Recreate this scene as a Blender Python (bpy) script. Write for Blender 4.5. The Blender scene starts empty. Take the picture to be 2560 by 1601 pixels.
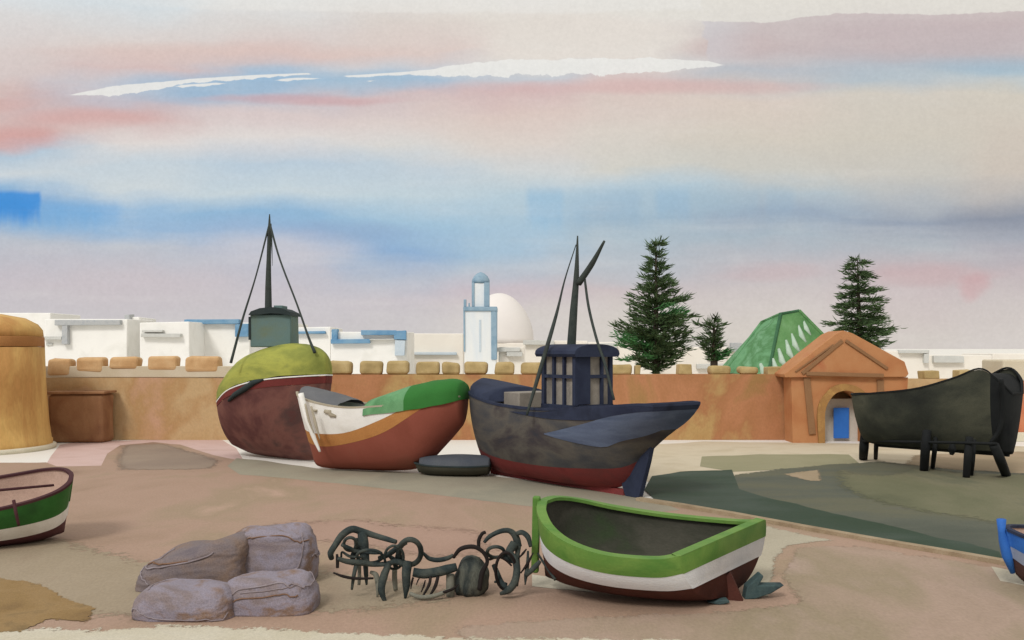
import bpy, bmesh, math, random
from mathutils import Vector, Matrix, noise
R = math.radians
random.seed(7)
sc = bpy.context.scene
C = sc.collection
F = 2459.0          # focal length in photograph pixels (2560 wide)
HZ = 870.0          # eye level in the photograph
EYE = 6.0
EXPO = 0.25

# ------------------------------------------------------------------ placing
def at(px, py, D):
    return Vector(((px-1280)/F*D, D, EYE-(py-HZ)/F*D))
def gp(px, py, z=0.0):
    D = (EYE-z)*F/(py-HZ)
    return Vector(((px-1280)/F*D, D, z))
def lin(c):
    out = []
    for v in c:
        v /= 255.0
        out.append(v/12.92 if v <= .04045 else ((v+.055)/1.055)**2.4)
    return out
DS = .12
def alb(c, k=1.0):
    c = lin(c); y = .3*c[0]+.59*c[1]+.11*c[2]
    return [min(.9, max(.006, (v+(y-v)*DS)*k)) for v in c]+[1]

# ------------------------------------------------------------------ materials
def nnode(nt, t, **kw):
    n = nt.nodes.new(t)
    for k, v in kw.items():
        setattr(n, k, v)
    return n
def wash(name, cols, scale=1.0, stretch=(1, 1, 1), k=1.0, rough=.85, bump=.15, grain=.10, dist=.35, rot=(0, 0, 0), hard=False, gscale=24, spec=.2):
    """weathered surface: big soft blooms of colour, fine grain, slight relief"""
    m = bpy.data.materials.new(name); m.use_nodes = True
    nt = m.node_tree; L = nt.links.new
    b = nt.nodes['Principled BSDF']
    b.inputs['Roughness'].default_value = rough
    b.inputs['Specular IOR Level'].default_value = spec
    tc = nnode(nt, 'ShaderNodeTexCoord')
    mp = nnode(nt, 'ShaderNodeMapping'); mp.inputs['Scale'].default_value = stretch; mp.inputs['Rotation'].default_value = rot
    L(tc.outputs['Object'], mp.inputs['Vector'])
    n = nnode(nt, 'ShaderNodeTexNoise'); n.inputs['Scale'].default_value = scale
    n.inputs['Detail'].default_value = 5; n.inputs['Roughness'].default_value = .58; n.inputs['Distortion'].default_value = dist
    L(mp.outputs[0], n.inputs['Vector'])
    r = nnode(nt, 'ShaderNodeValToRGB'); e = r.color_ramp.elements
    N = len(cols); lo, hi = (.40, .60) if hard else (.30, .70)
    for i, c in enumerate(cols):
        p = .5 if N == 1 else lo+(hi-lo)*i/(N-1)
        if i < 2: el = e[i]; el.position = p
        else: el = e.new(p)
        el.color = alb(c, k)
    if N == 1: e[1].position = .6; e[1].color = alb(cols[0], k)
    L(n.outputs['Fac'], r.inputs['Fac'])
    g = nnode(nt, 'ShaderNodeTexNoise'); g.inputs['Scale'].default_value = gscale; g.inputs['Detail'].default_value = 3
    L(mp.outputs[0], g.inputs['Vector'])
    mr = nnode(nt, 'ShaderNodeMapRange'); mr.inputs['From Min'].default_value = .3; mr.inputs['From Max'].default_value = .7
    mr.inputs['To Min'].default_value = 1-grain; mr.inputs['To Max'].default_value = 1+grain
    L(g.outputs['Fac'], mr.inputs['Value'])
    mx = nnode(nt, 'ShaderNodeMix', data_type='RGBA', blend_type='MULTIPLY'); mx.inputs[0].default_value = 1
    L(r.outputs['Color'], mx.inputs[6]); L(mr.outputs[0], mx.inputs[7])
    L(mx.outputs[2], b.inputs['Base Color'])
    if bump:
        bp = nnode(nt, 'ShaderNodeBump'); bp.inputs['Strength'].default_value = bump; bp.inputs['Distance'].default_value = .05
        L(g.outputs['Fac'], bp.inputs['Height']); L(bp.outputs[0], b.inputs['Normal'])
    return m

# ------------------------------------------------------------------ mesh building
class MB:
    def __init__(s): s.v = []; s.f = []
    def add(s, vs, fs):
        o = len(s.v); s.v += [Vector(p) for p in vs]; s.f += [tuple(i+o for i in f) for f in fs]; return s
    def box(s, x0, x1, y0, y1, z0, z1):
        return s.add([(x0,y0,z0),(x1,y0,z0),(x1,y1,z0),(x0,y1,z0),(x0,y0,z1),(x1,y0,z1),(x1,y1,z1),(x0,y1,z1)],
              [(0,3,2,1),(4,5,6,7),(0,1,5,4),(1,2,6,5),(2,3,7,6),(3,0,4,7)])
    def prism(s, poly, y0, y1):
        """outline in x,z given depth y0..y1"""
        n = len(poly)
        vs = [(p[0], y0, p[1]) for p in poly]+[(p[0], y1, p[1]) for p in poly]
        return s.add(vs, [tuple(range(n)), tuple(range(2*n-1, n-1, -1))]+[(i, i+n, (i+1) % n+n, (i+1) % n) for i in range(n)])
    def slab(s, poly, z0, z1):
        n = len(poly)
        vs = [(p[0], p[1], z0) for p in poly]+[(p[0], p[1], z1) for p in poly]
        return s.add(vs, [tuple(range(n)), tuple(range(2*n-1, n-1, -1))]+[(i, i+n, (i+1) % n+n, (i+1) % n) for i in range(n)])
    def loft(s, rings, closed=True, caps=True):
        n = len(rings[0]); vs = [p for r in rings for p in r]; fs = []
        for i in range(len(rings)-1):
            for j in range(n if closed else n-1):
                k = (j+1) % n
                fs.append((i*n+j, i*n+k, (i+1)*n+k, (i+1)*n+j))
        if caps and closed:
            fs.append(tuple(range(n-1, -1, -1))); fs.append(tuple(range((len(rings)-1)*n, len(rings)*n)))
        return s.add(vs, fs)
    def tube(s, pts, rad, n=8, closed=False, flat=1.0):
        pts = [Vector(p) for p in pts]
        if not hasattr(rad, '__len__'): rad = [rad]*len(pts)
        rings = []; up = None
        for i, p in enumerate(pts):
            a = pts[i-1] if (i or closed) else p
            b = pts[(i+1) % len(pts)] if (i < len(pts)-1 or closed) else p
            t = (b-a).normalized()
            if up is None:
                up = Vector((0, 0, 1)) if abs(t.z) < .9 else Vector((0, 1, 0))
            sd = t.cross(up).normalized(); up = sd.cross(t).normalized()
            rings.append([p+(sd*math.cos(q)*flat+up*math.sin(q))*rad[i] for q in [2*math.pi*j/n for j in range(n)]])
        if closed: rings.append(rings[0])
        return s.loft(rings, True, not closed)
    def lathe(s, prof, c=(0, 0, 0), n=32):
        rings = [[Vector((c[0]+r*math.cos(2*math.pi*j/n), c[1]+r*math.sin(2*math.pi*j/n), c[2]+z)) for j in range(n)] for r, z in prof]
        return s.loft(rings)
    def wobble(s, amp, sc_):
        for p in s.v: p += noise.noise_vector(p*sc_)*amp
        return s
    def build(s, name, m, parent=None, smooth=False, bevel=0, origin=None, sub=0, wob=None):
        me = bpy.data.meshes.new(name)
        o = Vector(origin) if origin is not None else Vector()
        bm = bmesh.new()
        vs = [bm.verts.new(p-o) for p in s.v]
        for f in s.f:
            try: bm.faces.new([vs[i] for i in f])
            except ValueError: pass
        bmesh.ops.remove_doubles(bm, verts=bm.verts, dist=1e-5)
        if bevel:
            bmesh.ops.bevel(bm, geom=list(bm.edges), offset=bevel, segments=3, affect='EDGES', profile=.5)
        if sub:
            bmesh.ops.subdivide_edges(bm, edges=list(bm.edges), cuts=sub, use_grid_fill=True)
        if wob:
            for v in bm.verts: v.co += noise.noise_vector((v.co+o)*wob[1])*wob[0]
        bmesh.ops.recalc_face_normals(bm, faces=bm.faces)
        bm.to_mesh(me); bm.free()
        me.materials.append(m)
        if smooth:
            for p in me.polygons: p.use_smooth = True
        ob = bpy.data.objects.new(name, me); C.objects.link(ob)
        if parent is not None: ob.parent = parent
        elif origin is not None: ob.location = o
        return ob

def tag(o, label, cat, group=None):
    o['label'] = label; o['category'] = cat
    if group: o['group'] = group
    return o
def thing(name, label, cat, loc=(0, 0, 0), rot=(0, 0, 0), group=None):
    o = bpy.data.objects.new(name, None); C.objects.link(o)
    o.location = loc; o.rotation_euler = rot; o.empty_display_size = .3
    return tag(o, label, cat, group)
def inv(t): 
    bpy.context.view_layer.update(); return t.matrix_world.inverted()
def spline(pts, n):
    pts = [Vector(p) for p in pts]; out = []
    if len(pts) == 2: return [pts[0].lerp(pts[1], i/n) for i in range(n+1)]
    P = [2*pts[0]-pts[1]]+pts+[2*pts[-1]-pts[-2]]
    for i in range(1, len(P)-2):
        for j in range(n):
            t = j/n; a, b, c, d = P[i-1], P[i], P[i+1], P[i+2]
            out.append(.5*((2*b)+(c-a)*t+(2*a-5*b+4*c-d)*t*t+(3*b-a-3*c+d)*t**3))
    out.append(pts[-1]); return out

def feather(m):
    """let a wash of dirt thin out towards its rim"""
    nt = m.node_tree; L = nt.links.new; b = nt.nodes['Principled BSDF']
    at_ = nnode(nt, 'ShaderNodeAttribute'); at_.attribute_name = 'inner'
    tc = nnode(nt, 'ShaderNodeTexCoord'); n = nnode(nt, 'ShaderNodeTexNoise'); n.inputs['Scale'].default_value = 3.5; n.inputs['Detail'].default_value = 14
    n.inputs['Roughness'].default_value = .82
    L(tc.outputs['Object'], n.inputs['Vector'])
    a0 = nnode(nt, 'ShaderNodeMath', operation='MULTIPLY'); L(n.outputs['Fac'], a0.inputs[0]); a0.inputs[1].default_value = 2.0
    a = nnode(nt, 'ShaderNodeMath', operation='ADD'); L(at_.outputs['Fac'], a.inputs[0]); L(a0.outputs[0], a.inputs[1])
    mr = nnode(nt, 'ShaderNodeMapRange', interpolation_type='SMOOTHSTEP'); mr.inputs['From Min'].default_value = 1.50; mr.inputs['From Max'].default_value = 1.51
    L(a.outputs[0], mr.inputs['Value'])
    tr = nnode(nt, 'ShaderNodeBsdfTransparent'); mx = nnode(nt, 'ShaderNodeMixShader')
    out = nt.nodes['Material Output']
    L(mr.outputs[0], mx.inputs[0]); L(tr.outputs[0], mx.inputs[1]); L(b.outputs[0], mx.inputs[2]); L(mx.outputs[0], out.inputs['Surface'])
    return m
# ------------------------------------------------------------------ colours of the place
KV = .98     # what an upright face returns of the light
M = {}
M['sand'] = wash('pale_sand', [(206,192,166),(222,212,194),(212,200,172)], .25, k=.92, bump=.1)
M['farsand'] = wash('white_sand', [(228,224,214),(234,230,222)], .05, k=.95, bump=0)

# ------------------------------------------------------------------ camera, sky, sun
cam = bpy.data.cameras.new('camera'); co = bpy.data.objects.new('camera', cam); C.objects.link(co)
co.location = (0, 0, EYE); co.rotation_euler = (R(90), 0, 0)
cam.sensor_width = 36; cam.lens = 36*F/2560; cam.shift_y = (HZ-800.5)/2560
cam.clip_end = 6000; cam.clip_start = .1
sc.camera = co
sc.view_settings.view_transform = 'Standard'; sc.view_settings.look = 'None'; sc.view_settings.exposure = EXPO

SUN_EL, SUN_AZ = 42, 205     # azimuth clockwise from +Y
sl = bpy.data.lights.new('sun', 'SUN'); sl.energy = 1.35; sl.angle = R(14); sl.color = (1, .97, .93)
so = bpy.data.objects.new('sun', sl); C.objects.link(so)
d = Vector((math.sin(R(SUN_AZ))*math.cos(R(SUN_EL)), math.cos(R(SUN_AZ))*math.cos(R(SUN_EL)), math.sin(R(SUN_EL))))
so.rotation_euler = d.to_track_quat('Z', 'Y').to_euler(); so.location = (0, -20, 40)

def build_sky():
    w = bpy.data.worlds.new('World'); sc.world = w; w.use_nodes = True
    nt = w.node_tree; nt.nodes.clear(); L = nt.links.new
    EX = 2**EXPO
    def col(c, ds=None):
        c = lin(c); y = .3*c[0]+.59*c[1]+.11*c[2]
        ds = ds if ds is not None else .30 if c[2] > c[0]*1.05 else .20
        return [(v+(y-v)*ds)/EX for v in c]+[1]
    def math_(op, a, b=None, clamp=False):
        n = nt.nodes.new('ShaderNodeMath'); n.operation = op; n.use_clamp = clamp
        for i, x in enumerate((a, b)):
            if x is None: continue
            if isinstance(x, (int, float)): n.inputs[i].default_value = x
            else: L(x, n.inputs[i])
        return n.outputs[0]
    def smooth(x, a, b):
        n = nt.nodes.new('ShaderNodeMapRange'); n.interpolation_type = 'SMOOTHSTEP'
        if isinstance(x, (int, float)): n.inputs['Value'].default_value = x
        else: L(x, n.inputs['Value'])
        for nm, q in (('From Min', a), ('From Max', b)):
            if isinstance(q, (int, float)): n.inputs[nm].default_value = q
            else: L(q, n.inputs[nm])
        return n.outputs[0]
    def ramp(x, stops, interp='LINEAR'):
        n = nt.nodes.new('ShaderNodeValToRGB'); n.color_ramp.interpolation = interp
        e = n.color_ramp.elements
        for i, (p, c) in enumerate(stops):
            el = e[i] if i < 2 else e.new(min(1, max(0, p)))
            el.position = min(1, max(0, p)); el.color = c
        L(x, n.inputs[0]); return n.outputs[0]
    def mix(f, a, b):
        n = nt.nodes.new('ShaderNodeMix'); n.data_type = 'RGBA'
        if isinstance(f, (int, float)): n.inputs[0].default_value = f
        else: L(f, n.inputs[0])
        for i, x in ((6, a), (7, b)):
            if isinstance(x, (list, tuple)): n.inputs[i].default_value = x
            else: L(x, n.inputs[i])
        return n.outputs[2]
    tc = nt.nodes.new('ShaderNodeTexCoord')
    sp = nt.nodes.new('ShaderNodeSeparateXYZ'); L(tc.outputs['Generated'], sp.inputs[0])
    ay = math_('MAXIMUM', math_('ABSOLUTE', sp.outputs[1]), .12)
    u = math_('DIVIDE', sp.outputs[0], ay); v = math_('DIVIDE', sp.outputs[2], ay)
    def nz(su, sv, off=0, detail=4, scale=1.0, rough=.55):
        cb = nt.nodes.new('ShaderNodeCombineXYZ')
        L(math_('MULTIPLY', u, su), cb.inputs[0]); L(math_('MULTIPLY', v, sv), cb.inputs[1]); cb.inputs[2].default_value = off
        n = nt.nodes.new('ShaderNodeTexNoise'); n.inputs['Scale'].default_value = scale
        n.inputs['Detail'].default_value = detail; n.inputs['Roughness'].default_value = rough
        L(cb.outputs[0], n.inputs['Vector']); return math_('SUBTRACT', n.outputs['Fac'], .5)
    n1 = nz(5, 16, 1.3); n2 = nz(6, 14, 7.7); n3 = nz(60, 50, 3.1, 5); ng = nz(300, 330, 5.5, 3)
    vw = math_('ADD', v, math_('MULTIPLY', n1, .050))
    uw = math_('ADD', u, math_('MULTIPLY', n2, .22))
    vn = math_('MULTIPLY', vw, 2.0)                       # v 0..0.5 -> 0..1
    def P(py): return (HZ-py)/F*2
    COLS = [
      (-.52, [(0,(222,228,230)),(50,(222,218,215)),(130,(222,206,200)),(200,(218,200,195)),(255,(216,178,170)),(300,(216,186,180)),(345,(216,168,160)),(380,(176,202,222)),(430,(205,215,220)),(470,(130,185,228)),(520,(70,155,226)),(560,(120,180,228)),(610,(184,192,206)),(680,(200,190,198)),(760,(202,194,200)),(830,(205,200,202))]),
      (-.39, [(0,(214,224,228)),(50,(220,218,216)),(120,(224,208,200)),(180,(220,190,184)),(215,(200,200,210)),(260,(196,188,198)),(310,(218,182,176)),(370,(226,216,210)),(420,(196,212,222)),(470,(205,216,220)),(520,(140,190,230)),(570,(140,185,226)),(620,(186,192,206)),(700,(204,192,198)),(780,(203,196,200)),(830,(208,202,202))]),
      (-.25, [(0,(226,228,226)),(60,(222,214,208)),(130,(224,200,192)),(165,(176,196,216)),(205,(146,190,226)),(245,(184,192,210)),(285,(222,202,198)),(350,(226,216,210)),(420,(182,206,224)),(480,(196,214,222)),(540,(128,184,226)),(590,(146,182,222)),(640,(190,190,206)),(720,(200,192,200)),(830,(204,198,202))]),
      (-.13, [(0,(226,226,222)),(60,(224,212,202)),(130,(226,204,194)),(170,(200,206,214)),(200,(160,194,222)),(240,(212,190,190)),(300,(225,208,200)),(370,(220,216,210)),(420,(190,208,220)),(490,(190,212,222)),(550,(150,196,226)),(620,(130,176,222)),(690,(178,188,208)),(760,(200,190,198)),(830,(204,198,200))]),
      (0.0, [(0,(230,226,218)),(70,(230,220,208)),(150,(232,222,210)),(190,(198,204,212)),(225,(218,184,180)),(270,(225,200,188)),(340,(224,210,198)),(420,(206,212,212)),(490,(178,206,220)),(560,(160,198,222)),(620,(158,194,220)),(680,(180,192,208)),(730,(204,188,196)),(800,(212,202,198)),(850,(214,206,200))]),
      (.13, [(0,(230,226,216)),(70,(231,221,209)),(150,(232,222,210)),(190,(220,196,190)),(240,(222,200,188)),(330,(222,210,196)),(420,(212,208,196)),(470,(172,202,218)),(540,(152,184,206)),(600,(170,192,206)),(680,(190,190,198)),(720,(204,188,190)),(800,(212,202,194)),(850,(214,206,196))]),
      (.26, [(0,(228,222,210)),(60,(214,204,198)),(120,(202,184,182)),(170,(186,192,200)),(205,(208,196,190)),(250,(222,204,188)),(340,(216,204,186)),(430,(206,202,190)),(490,(176,194,204)),(545,(148,170,194)),(610,(166,184,198)),(680,(196,186,190)),(740,(206,194,192)),(850,(214,204,194))]),
      (.39, [(0,(226,220,210)),(60,(204,186,186)),(120,(196,180,182)),(160,(176,190,202)),(200,(182,196,204)),(240,(214,204,188)),(340,(212,202,184)),(440,(204,198,186)),(500,(178,184,190)),(550,(146,160,182)),(610,(174,182,192)),(690,(200,180,182)),(740,(206,190,190)),(850,(214,204,196))]),
      (.52, [(0,(224,216,206)),(60,(198,178,178)),(110,(188,182,188)),(155,(162,190,206)),(195,(176,196,204)),(240,(214,204,186)),(330,(212,198,180)),(430,(208,194,178)),(490,(188,182,178)),(545,(138,146,166)),(600,(166,170,184)),(680,(196,180,184)),(750,(206,194,192)),(850,(214,204,198))]),
    ]
    cur = None; prev = None
    for uc, st in COLS:
        st = sorted([(P(py), col(c)) for py, c in st])
        st.append((.80, col((232,230,226)))); st.append((1.0, col((242,242,240))))
        c = ramp(vn, st)
        cur = c if cur is None else mix(smooth(uw, prev+.015, uc-.015), cur, c)
        prev = uc
    def blob(px, py, rx, ry, c, s, soft=1.0, wu=.3, pw=1.8):
        nonlocal cur
        du = math_('DIVIDE', math_('SUBTRACT', math_('ADD', u, math_('MULTIPLY', n2, .12*wu)), (px-1280)/F), rx/F)
        dv = math_('DIVIDE', math_('SUBTRACT', math_('ADD', v, math_('MULTIPLY', n1, .022)), (HZ-py)/F), ry/F)
        dd = math_('ADD', math_('POWER', math_('ABSOLUTE', du), pw), math_('POWER', math_('ABSOLUTE', dv), 1.7))
        f = math_('MULTIPLY', smooth(dd, 1.0, max(0, 1-soft)), s)
        cur = mix(f, cur, col(c))
    blob(190, 530, 150, 44, (110,176,228), .6)
    blob(530, 225, 330, 52, (136,186,222), .75)
    blob(900, 205, 260, 40, (150,192,220), .55)
    blob(1640, 215, 560, 26, (222,172,166), .55)
    blob(760, 250, 330, 18, (216,158,158), .6)
    blob(220, 300, 240, 34, (222,164,156), .6)
    blob(40, 345, 140, 40, (222,158,150), .55)
    blob(20, 268, 110, 26, (222,160,150), .3)
    blob(560, 135, 560, 40, (226,190,178), .5)
    blob(2320, 690, 200, 40, (206,166,168), .5, 1, 1.0)
    blob(2420, 720, 50, 50, (212,146,150), .45, 1, 1.0)
    blob(1930, 685, 160, 32, (206,174,176), .45)
    blob(720, 620, 260, 60, (206,202,210), .55)
    blob(860, 580, 240, 40, (130,166,212), .45)
    blob(1830, 120, 160, 46, (208,178,172), .6)
    blob(2500, 165, 220, 40, (150,190,214), .5)
    # dry-brushed blue patches: crisp top and sides, ragged foot
    nv = nz(90, 6, 9.1, 4); nt_ = nz(40, 40, 2.2, 4)
    def patch(x0, x1, y0, y1, c, s_, ex=8, ey=10, rag=.5):
        nonlocal cur
        uu = math_('ADD', u, math_('MULTIPLY', nt_, 14/F)); vv = math_('ADD', v, math_('MULTIPLY', nt_, 10/F))
        f1 = smooth(uu, (x0-ex-1280)/F, (x0+ex-1280)/F); f2 = smooth(uu, (x1+ex-1280)/F, (x1-ex-1280)/F)
        f3 = smooth(vv, (HZ-y0+ey)/F, (HZ-y0-ey)/F)
        f4 = smooth(math_('ADD', v, math_('MULTIPLY', nv, rag*120/F)), (HZ-y1-26)/F, (HZ-y1+30)/F)
        f = math_('MULTIPLY', math_('MULTIPLY', f1, f2), math_('MULTIPLY', f3, f4))
        cur = mix(math_('MULTIPLY', f, s_), cur, col(c, .1))
    patch(-400, 102, 480, 552, (40,142,222), .9, 6, 8)
    patch(100, 300, 508, 556, (100,170,226), .45, 14, 18)
    patch(1318, 1408, 472, 560, (120,178,218), .40, 12, 22)
    patch(1408, 1600, 476, 560, (140,178,208), .28, 16, 24)
    patch(1640, 1726, 474, 540, (132,178,212), .34, 12, 20)
    patch(1726, 1900, 480, 545, (150,182,202), .3, 14, 18)
    patch(1915, 1985, 474, 540, (146,180,204), .28, 14, 22)
    # mauve cloud bank with a crisp upper rim, upper right
    top = ramp(math_('ADD', math_('MULTIPLY', u, 1.0), .3), [(0, [(HZ-20)/F]*3+[1]),(.40, [(HZ-36)/F]*3+[1]), (.503,[(HZ-54)/F]*3+[1]), (.56,[(HZ-58)/F]*3+[1]), (.63, [(HZ-34)/F]*3+[1]), (.74,[(HZ-38)/F]*3+[1]), (.82, [(HZ-28)/F]*3+[1]), (1,[(HZ-40)/F]*3+[1])])
    vj = math_('ADD', v, math_('MULTIPLY', n3, .006))
    uj = math_('ADD', math_('ADD', u, math_('MULTIPLY', n3, .03)), math_('MULTIPLY', v, .10))
    above = smooth(math_('SUBTRACT', vj, top), -.0004, .0010)
    right = smooth(uj, .2265, .2305)
    low = smooth(v, (HZ-185)/F, (HZ-120)/F)
    bank = math_('MULTIPLY', math_('MULTIPLY', right, math_('SUBTRACT', 1, above)), low)
    cur = mix(math_('MULTIPLY', bank, .65), cur, mix(smooth(u, .20, .26), col((206,200,204)), col((204,184,182))))
    lo2 = smooth(v, (HZ-80)/F, (HZ-20)/F)
    cur = mix(math_('MULTIPLY', math_('MULTIPLY', smooth(u, .02, .22), above), .8), cur, col((230,224,212)))
    # bare white rim along the very top
    tl = math_('ADD', (HZ-26)/F, math_('MULTIPLY', n1, .02))
    ti = math_('MULTIPLY', smooth(math_('SUBTRACT', math_('ADD', v, math_('MULTIPLY', n3, .006)), tl), -.002, .002), math_('SUBTRACT', 1, right))
    cur = mix(math_('MULTIPLY', math_('MULTIPLY', ti, smooth(u, -.42, -.25)), .55), cur, col((236,232,224)))
    # long white slash
    X = lambda px: ((px-1280)/F)+.5
    def g(py): return [(HZ-py)/F]*3+[1]
    ux = math_('ADD', u, .5)
    h = lambda px: [px/F]*3+[1]
    def slash(lp, tp):
        nonlocal cur
        line = ramp(ux, [(X(a), g(b)) for a, b in lp])
        th = ramp(ux, [(X(a), h(b)) for a, b in tp])
        dist = math_('ABSOLUTE', math_('SUBTRACT', math_('ADD', v, math_('MULTIPLY', n3, .003)), line))
        thn = math_('MULTIPLY', th, math_('ADD', 1.0, math_('MULTIPLY', n3, 1.6)))
        cur = mix(math_('MULTIPLY', smooth(math_('SUBTRACT', thn, dist), -.0002, .0008), .9), cur, col((238,236,229)))
    slash([(170,238),(300,226),(360,219),(476,203),(640,192),(773,185),(862,192),(1085,181),(1120,178),(1280,170),(1650,164),(1760,161),(1812,163)],
          [(170,0),(200,4),(290,13),(350,12),(400,8),(480,6),(640,5),(770,3),(776,0),(860,0),(866,3),(1000,5),(1080,8),(1120,14),(1280,20),(1600,19),(1700,14),(1770,9),(1812,0)])
    slash([(440,217),(566,209),(690,202),(806,195),(920,203),(1060,196)],
          [(440,0),(450,4),(540,4),(567,0),(690,0),(700,4),(740,5),(806,0),(915,0),(925,2),(940,0),(1000,0)])
    n5 = nz(4, 44, 11.3, 5); n6 = nz(26, 7, 14.9, 4)
    cur = mix(smooth(math_('ADD', n5, math_('MULTIPLY', n6, .35)), -.05, .40), cur, mix(.26, cur, col((232,228,222))))
    # fine tooth in the cloud
    tooth = math_('ADD', 1.0, math_('ADD', math_('MULTIPLY', ng, .16), math_('MULTIPLY', n3, .06)))
    n = nt.nodes.new('ShaderNodeMix'); n.data_type = 'RGBA'; n.blend_type = 'MULTIPLY'; n.inputs[0].default_value = 1
    L(cur, n.inputs[6]); L(tooth, n.inputs[7])
    bg = nt.nodes.new('ShaderNodeBackground'); L(n.outputs[2], bg.inputs[0]); bg.inputs[1].default_value = 1.0
    sky = nt.nodes.new('ShaderNodeTexSky'); sky.sky_type = 'NISHITA'; sky.sun_disc = False
    sky.sun_elevation = R(SUN_EL); sky.sun_rotation = R(SUN_AZ)
    bs = nt.nodes.new('ShaderNodeBackground'); bs.inputs[1].default_value = .08; L(sky.outputs[0], bs.inputs[0])
    ms = nt.nodes.new('ShaderNodeMixShader'); ms.inputs[0].default_value = .95
    L(bs.outputs[0], ms.inputs[1]); L(bg.outputs[0], ms.inputs[2])
    out = nt.nodes.new('ShaderNodeOutputWorld'); L(ms.outputs[0], out.inputs[0])
    w.cycles.sampling_method = 'MANUAL'; w.cycles.sample_map_resolution = 1024
build_sky()

# ------------------------------------------------------------------ ground
def struct(o): o['kind'] = 'structure'; return o
def sheet(name, pts, lvl, m, jit=3.0, fr=.02, seg=22, soft=0):
    """irregular patch of ground, corners given where they lie in the yard"""
    out = []
    n = len(pts)
    for i in range(n):
        a = Vector(pts[i]); b = Vector(pts[(i+1) % n]); L_ = (b-a).length; k = max(1, int(L_/seg))
        for j in range(k):
            p = a.lerp(b, j/k); q = noise.noise_vector(Vector((p.x*fr+lvl, p.y*fr*2, lvl)))
            q2 = noise.noise_vector(Vector((p.x*fr*4, p.y*fr*8, lvl+5)))
            out.append((p.x+q.x*jit+q2.x*jit*.4, max(HZ+60, p.y+(q.y*jit+q2.y*jit*.5)*.5)))
    z = .004*lvl
    vs = [gp(x, y, z) for x, y in out]
    mb = MB(); mb.add(vs, [tuple(range(len(vs)))])
    o = mb.build(name, m)
    bm = bmesh.new(); bm.from_mesh(o.data)
    if soft:
        lay = bm.verts.layers.float.new('inner')
        rim = set(bm.verts)
        bmesh.ops.triangulate(bm, faces=bm.faces)
        for _ in range(4):
            bmesh.ops.subdivide_edges(bm, edges=[e for e in bm.edges if e.calc_length() > soft*.7], cuts=1)
            bmesh.ops.triangulate(bm, faces=[f for f in bm.faces if len(f.verts) > 3])
        rim = [e for e in bm.edges if e.is_boundary]
        segs = [(e.verts[0].co.copy(), e.verts[1].co.copy()) for e in rim]
        for v in bm.verts:
            dmin = 1e9
            for a, b in segs:
                ab = b-a; tq = max(0, min(1, (v.co-a).dot(ab)/max(1e-9, ab.length_squared)))
                dq = (v.co-(a+ab*tq)).length_squared
                if dq < dmin: dmin = dq
            v[lay] = min(1, math.sqrt(dmin)/soft)
    else:
        bmesh.ops.triangulate(bm, faces=bm.faces)
    bmesh.ops.recalc_face_normals(bm, faces=bm.faces)
    for f in bm.faces:
        if f.normal.z < 0: f.normal_flip()
    bm.to_mesh(o.data); bm.free()
    return struct(o)

mb = MB(); mb.add([(-3000,-200,0),(3000,-200,0),(3000,5000,0),(-3000,5000,0)], [(0,1,2,3)])
struct(mb.build('ground', M['farsand']))
GK = .86
M['quay'] = wash('quay_earth', [(152,122,102),(172,142,118),(180,148,126),(168,144,116),(194,160,138)], .16, (1, .55, 1), k=GK, bump=.25, grain=.07, gscale=14)
M['quaypale'] = wash('quay_pale', [(186,176,150),(200,190,166),(208,200,180)], .3, k=GK, bump=.2)
M['quaykhaki'] = wash('quay_khaki', [(160,142,114),(170,152,126),(158,136,112)], .2, (1, .5, 1), k=GK, bump=.25, grain=.07, gscale=14)
M['quaypink'] = wash('quay_pink', [(168,144,122),(178,152,132),(160,142,114),(184,158,142)], .22, (1, .5, 1), k=GK, bump=.25, grain=.07, gscale=14)
M['pink'] = wash('pink_earth', [(214,180,170),(220,188,180),(206,172,160)], .3, k=GK, bump=.1)
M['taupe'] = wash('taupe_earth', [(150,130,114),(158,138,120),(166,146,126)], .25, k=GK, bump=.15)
M['slip'] = wash('slipway_stone', [(158,148,128),(166,158,136),(150,146,128)], .3, (1, .6, 1), k=GK, bump=.2, grain=.07)
M['ochre'] = wash('ochre_earth', [(134,104,60),(152,120,68),(160,128,78),(124,102,64)], .5, k=GK, bump=.3)
M['olive'] = wash('olive_ground', [(100,102,74),(114,114,84),(126,122,94),(96,102,82)], .18, (1, .5, 1), k=GK, bump=.2)
M['slate'] = wash('slate_ground', [(84,90,78),(96,100,86),(106,106,84),(104,104,92)], .2, (.6, 1.2, 1), k=GK, bump=.2)
M['darkgreen'] = wash('dark_green_ground', [(52,72,52),(60,78,62),(74,88,76),(68,80,72)], .22, (.6, 1, 1), k=GK, bump=.3)
M['creamg'] = wash('cream_ground', [(206,190,158),(214,200,172),(198,182,150)], .3, k=GK, bump=.1)
M['oliveg'] = wash('pale_olive_ground', [(152,148,112),(162,156,122)], .3, k=GK, bump=.1)
M['pl_g'] = wash('pale_chip', [(222,216,204),(230,226,214)], .8, k=GK)
M['tang'] = wash('tan_ground', [(176,152,122),(166,146,114),(184,160,132)], .3, k=GK, bump=.1)

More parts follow.
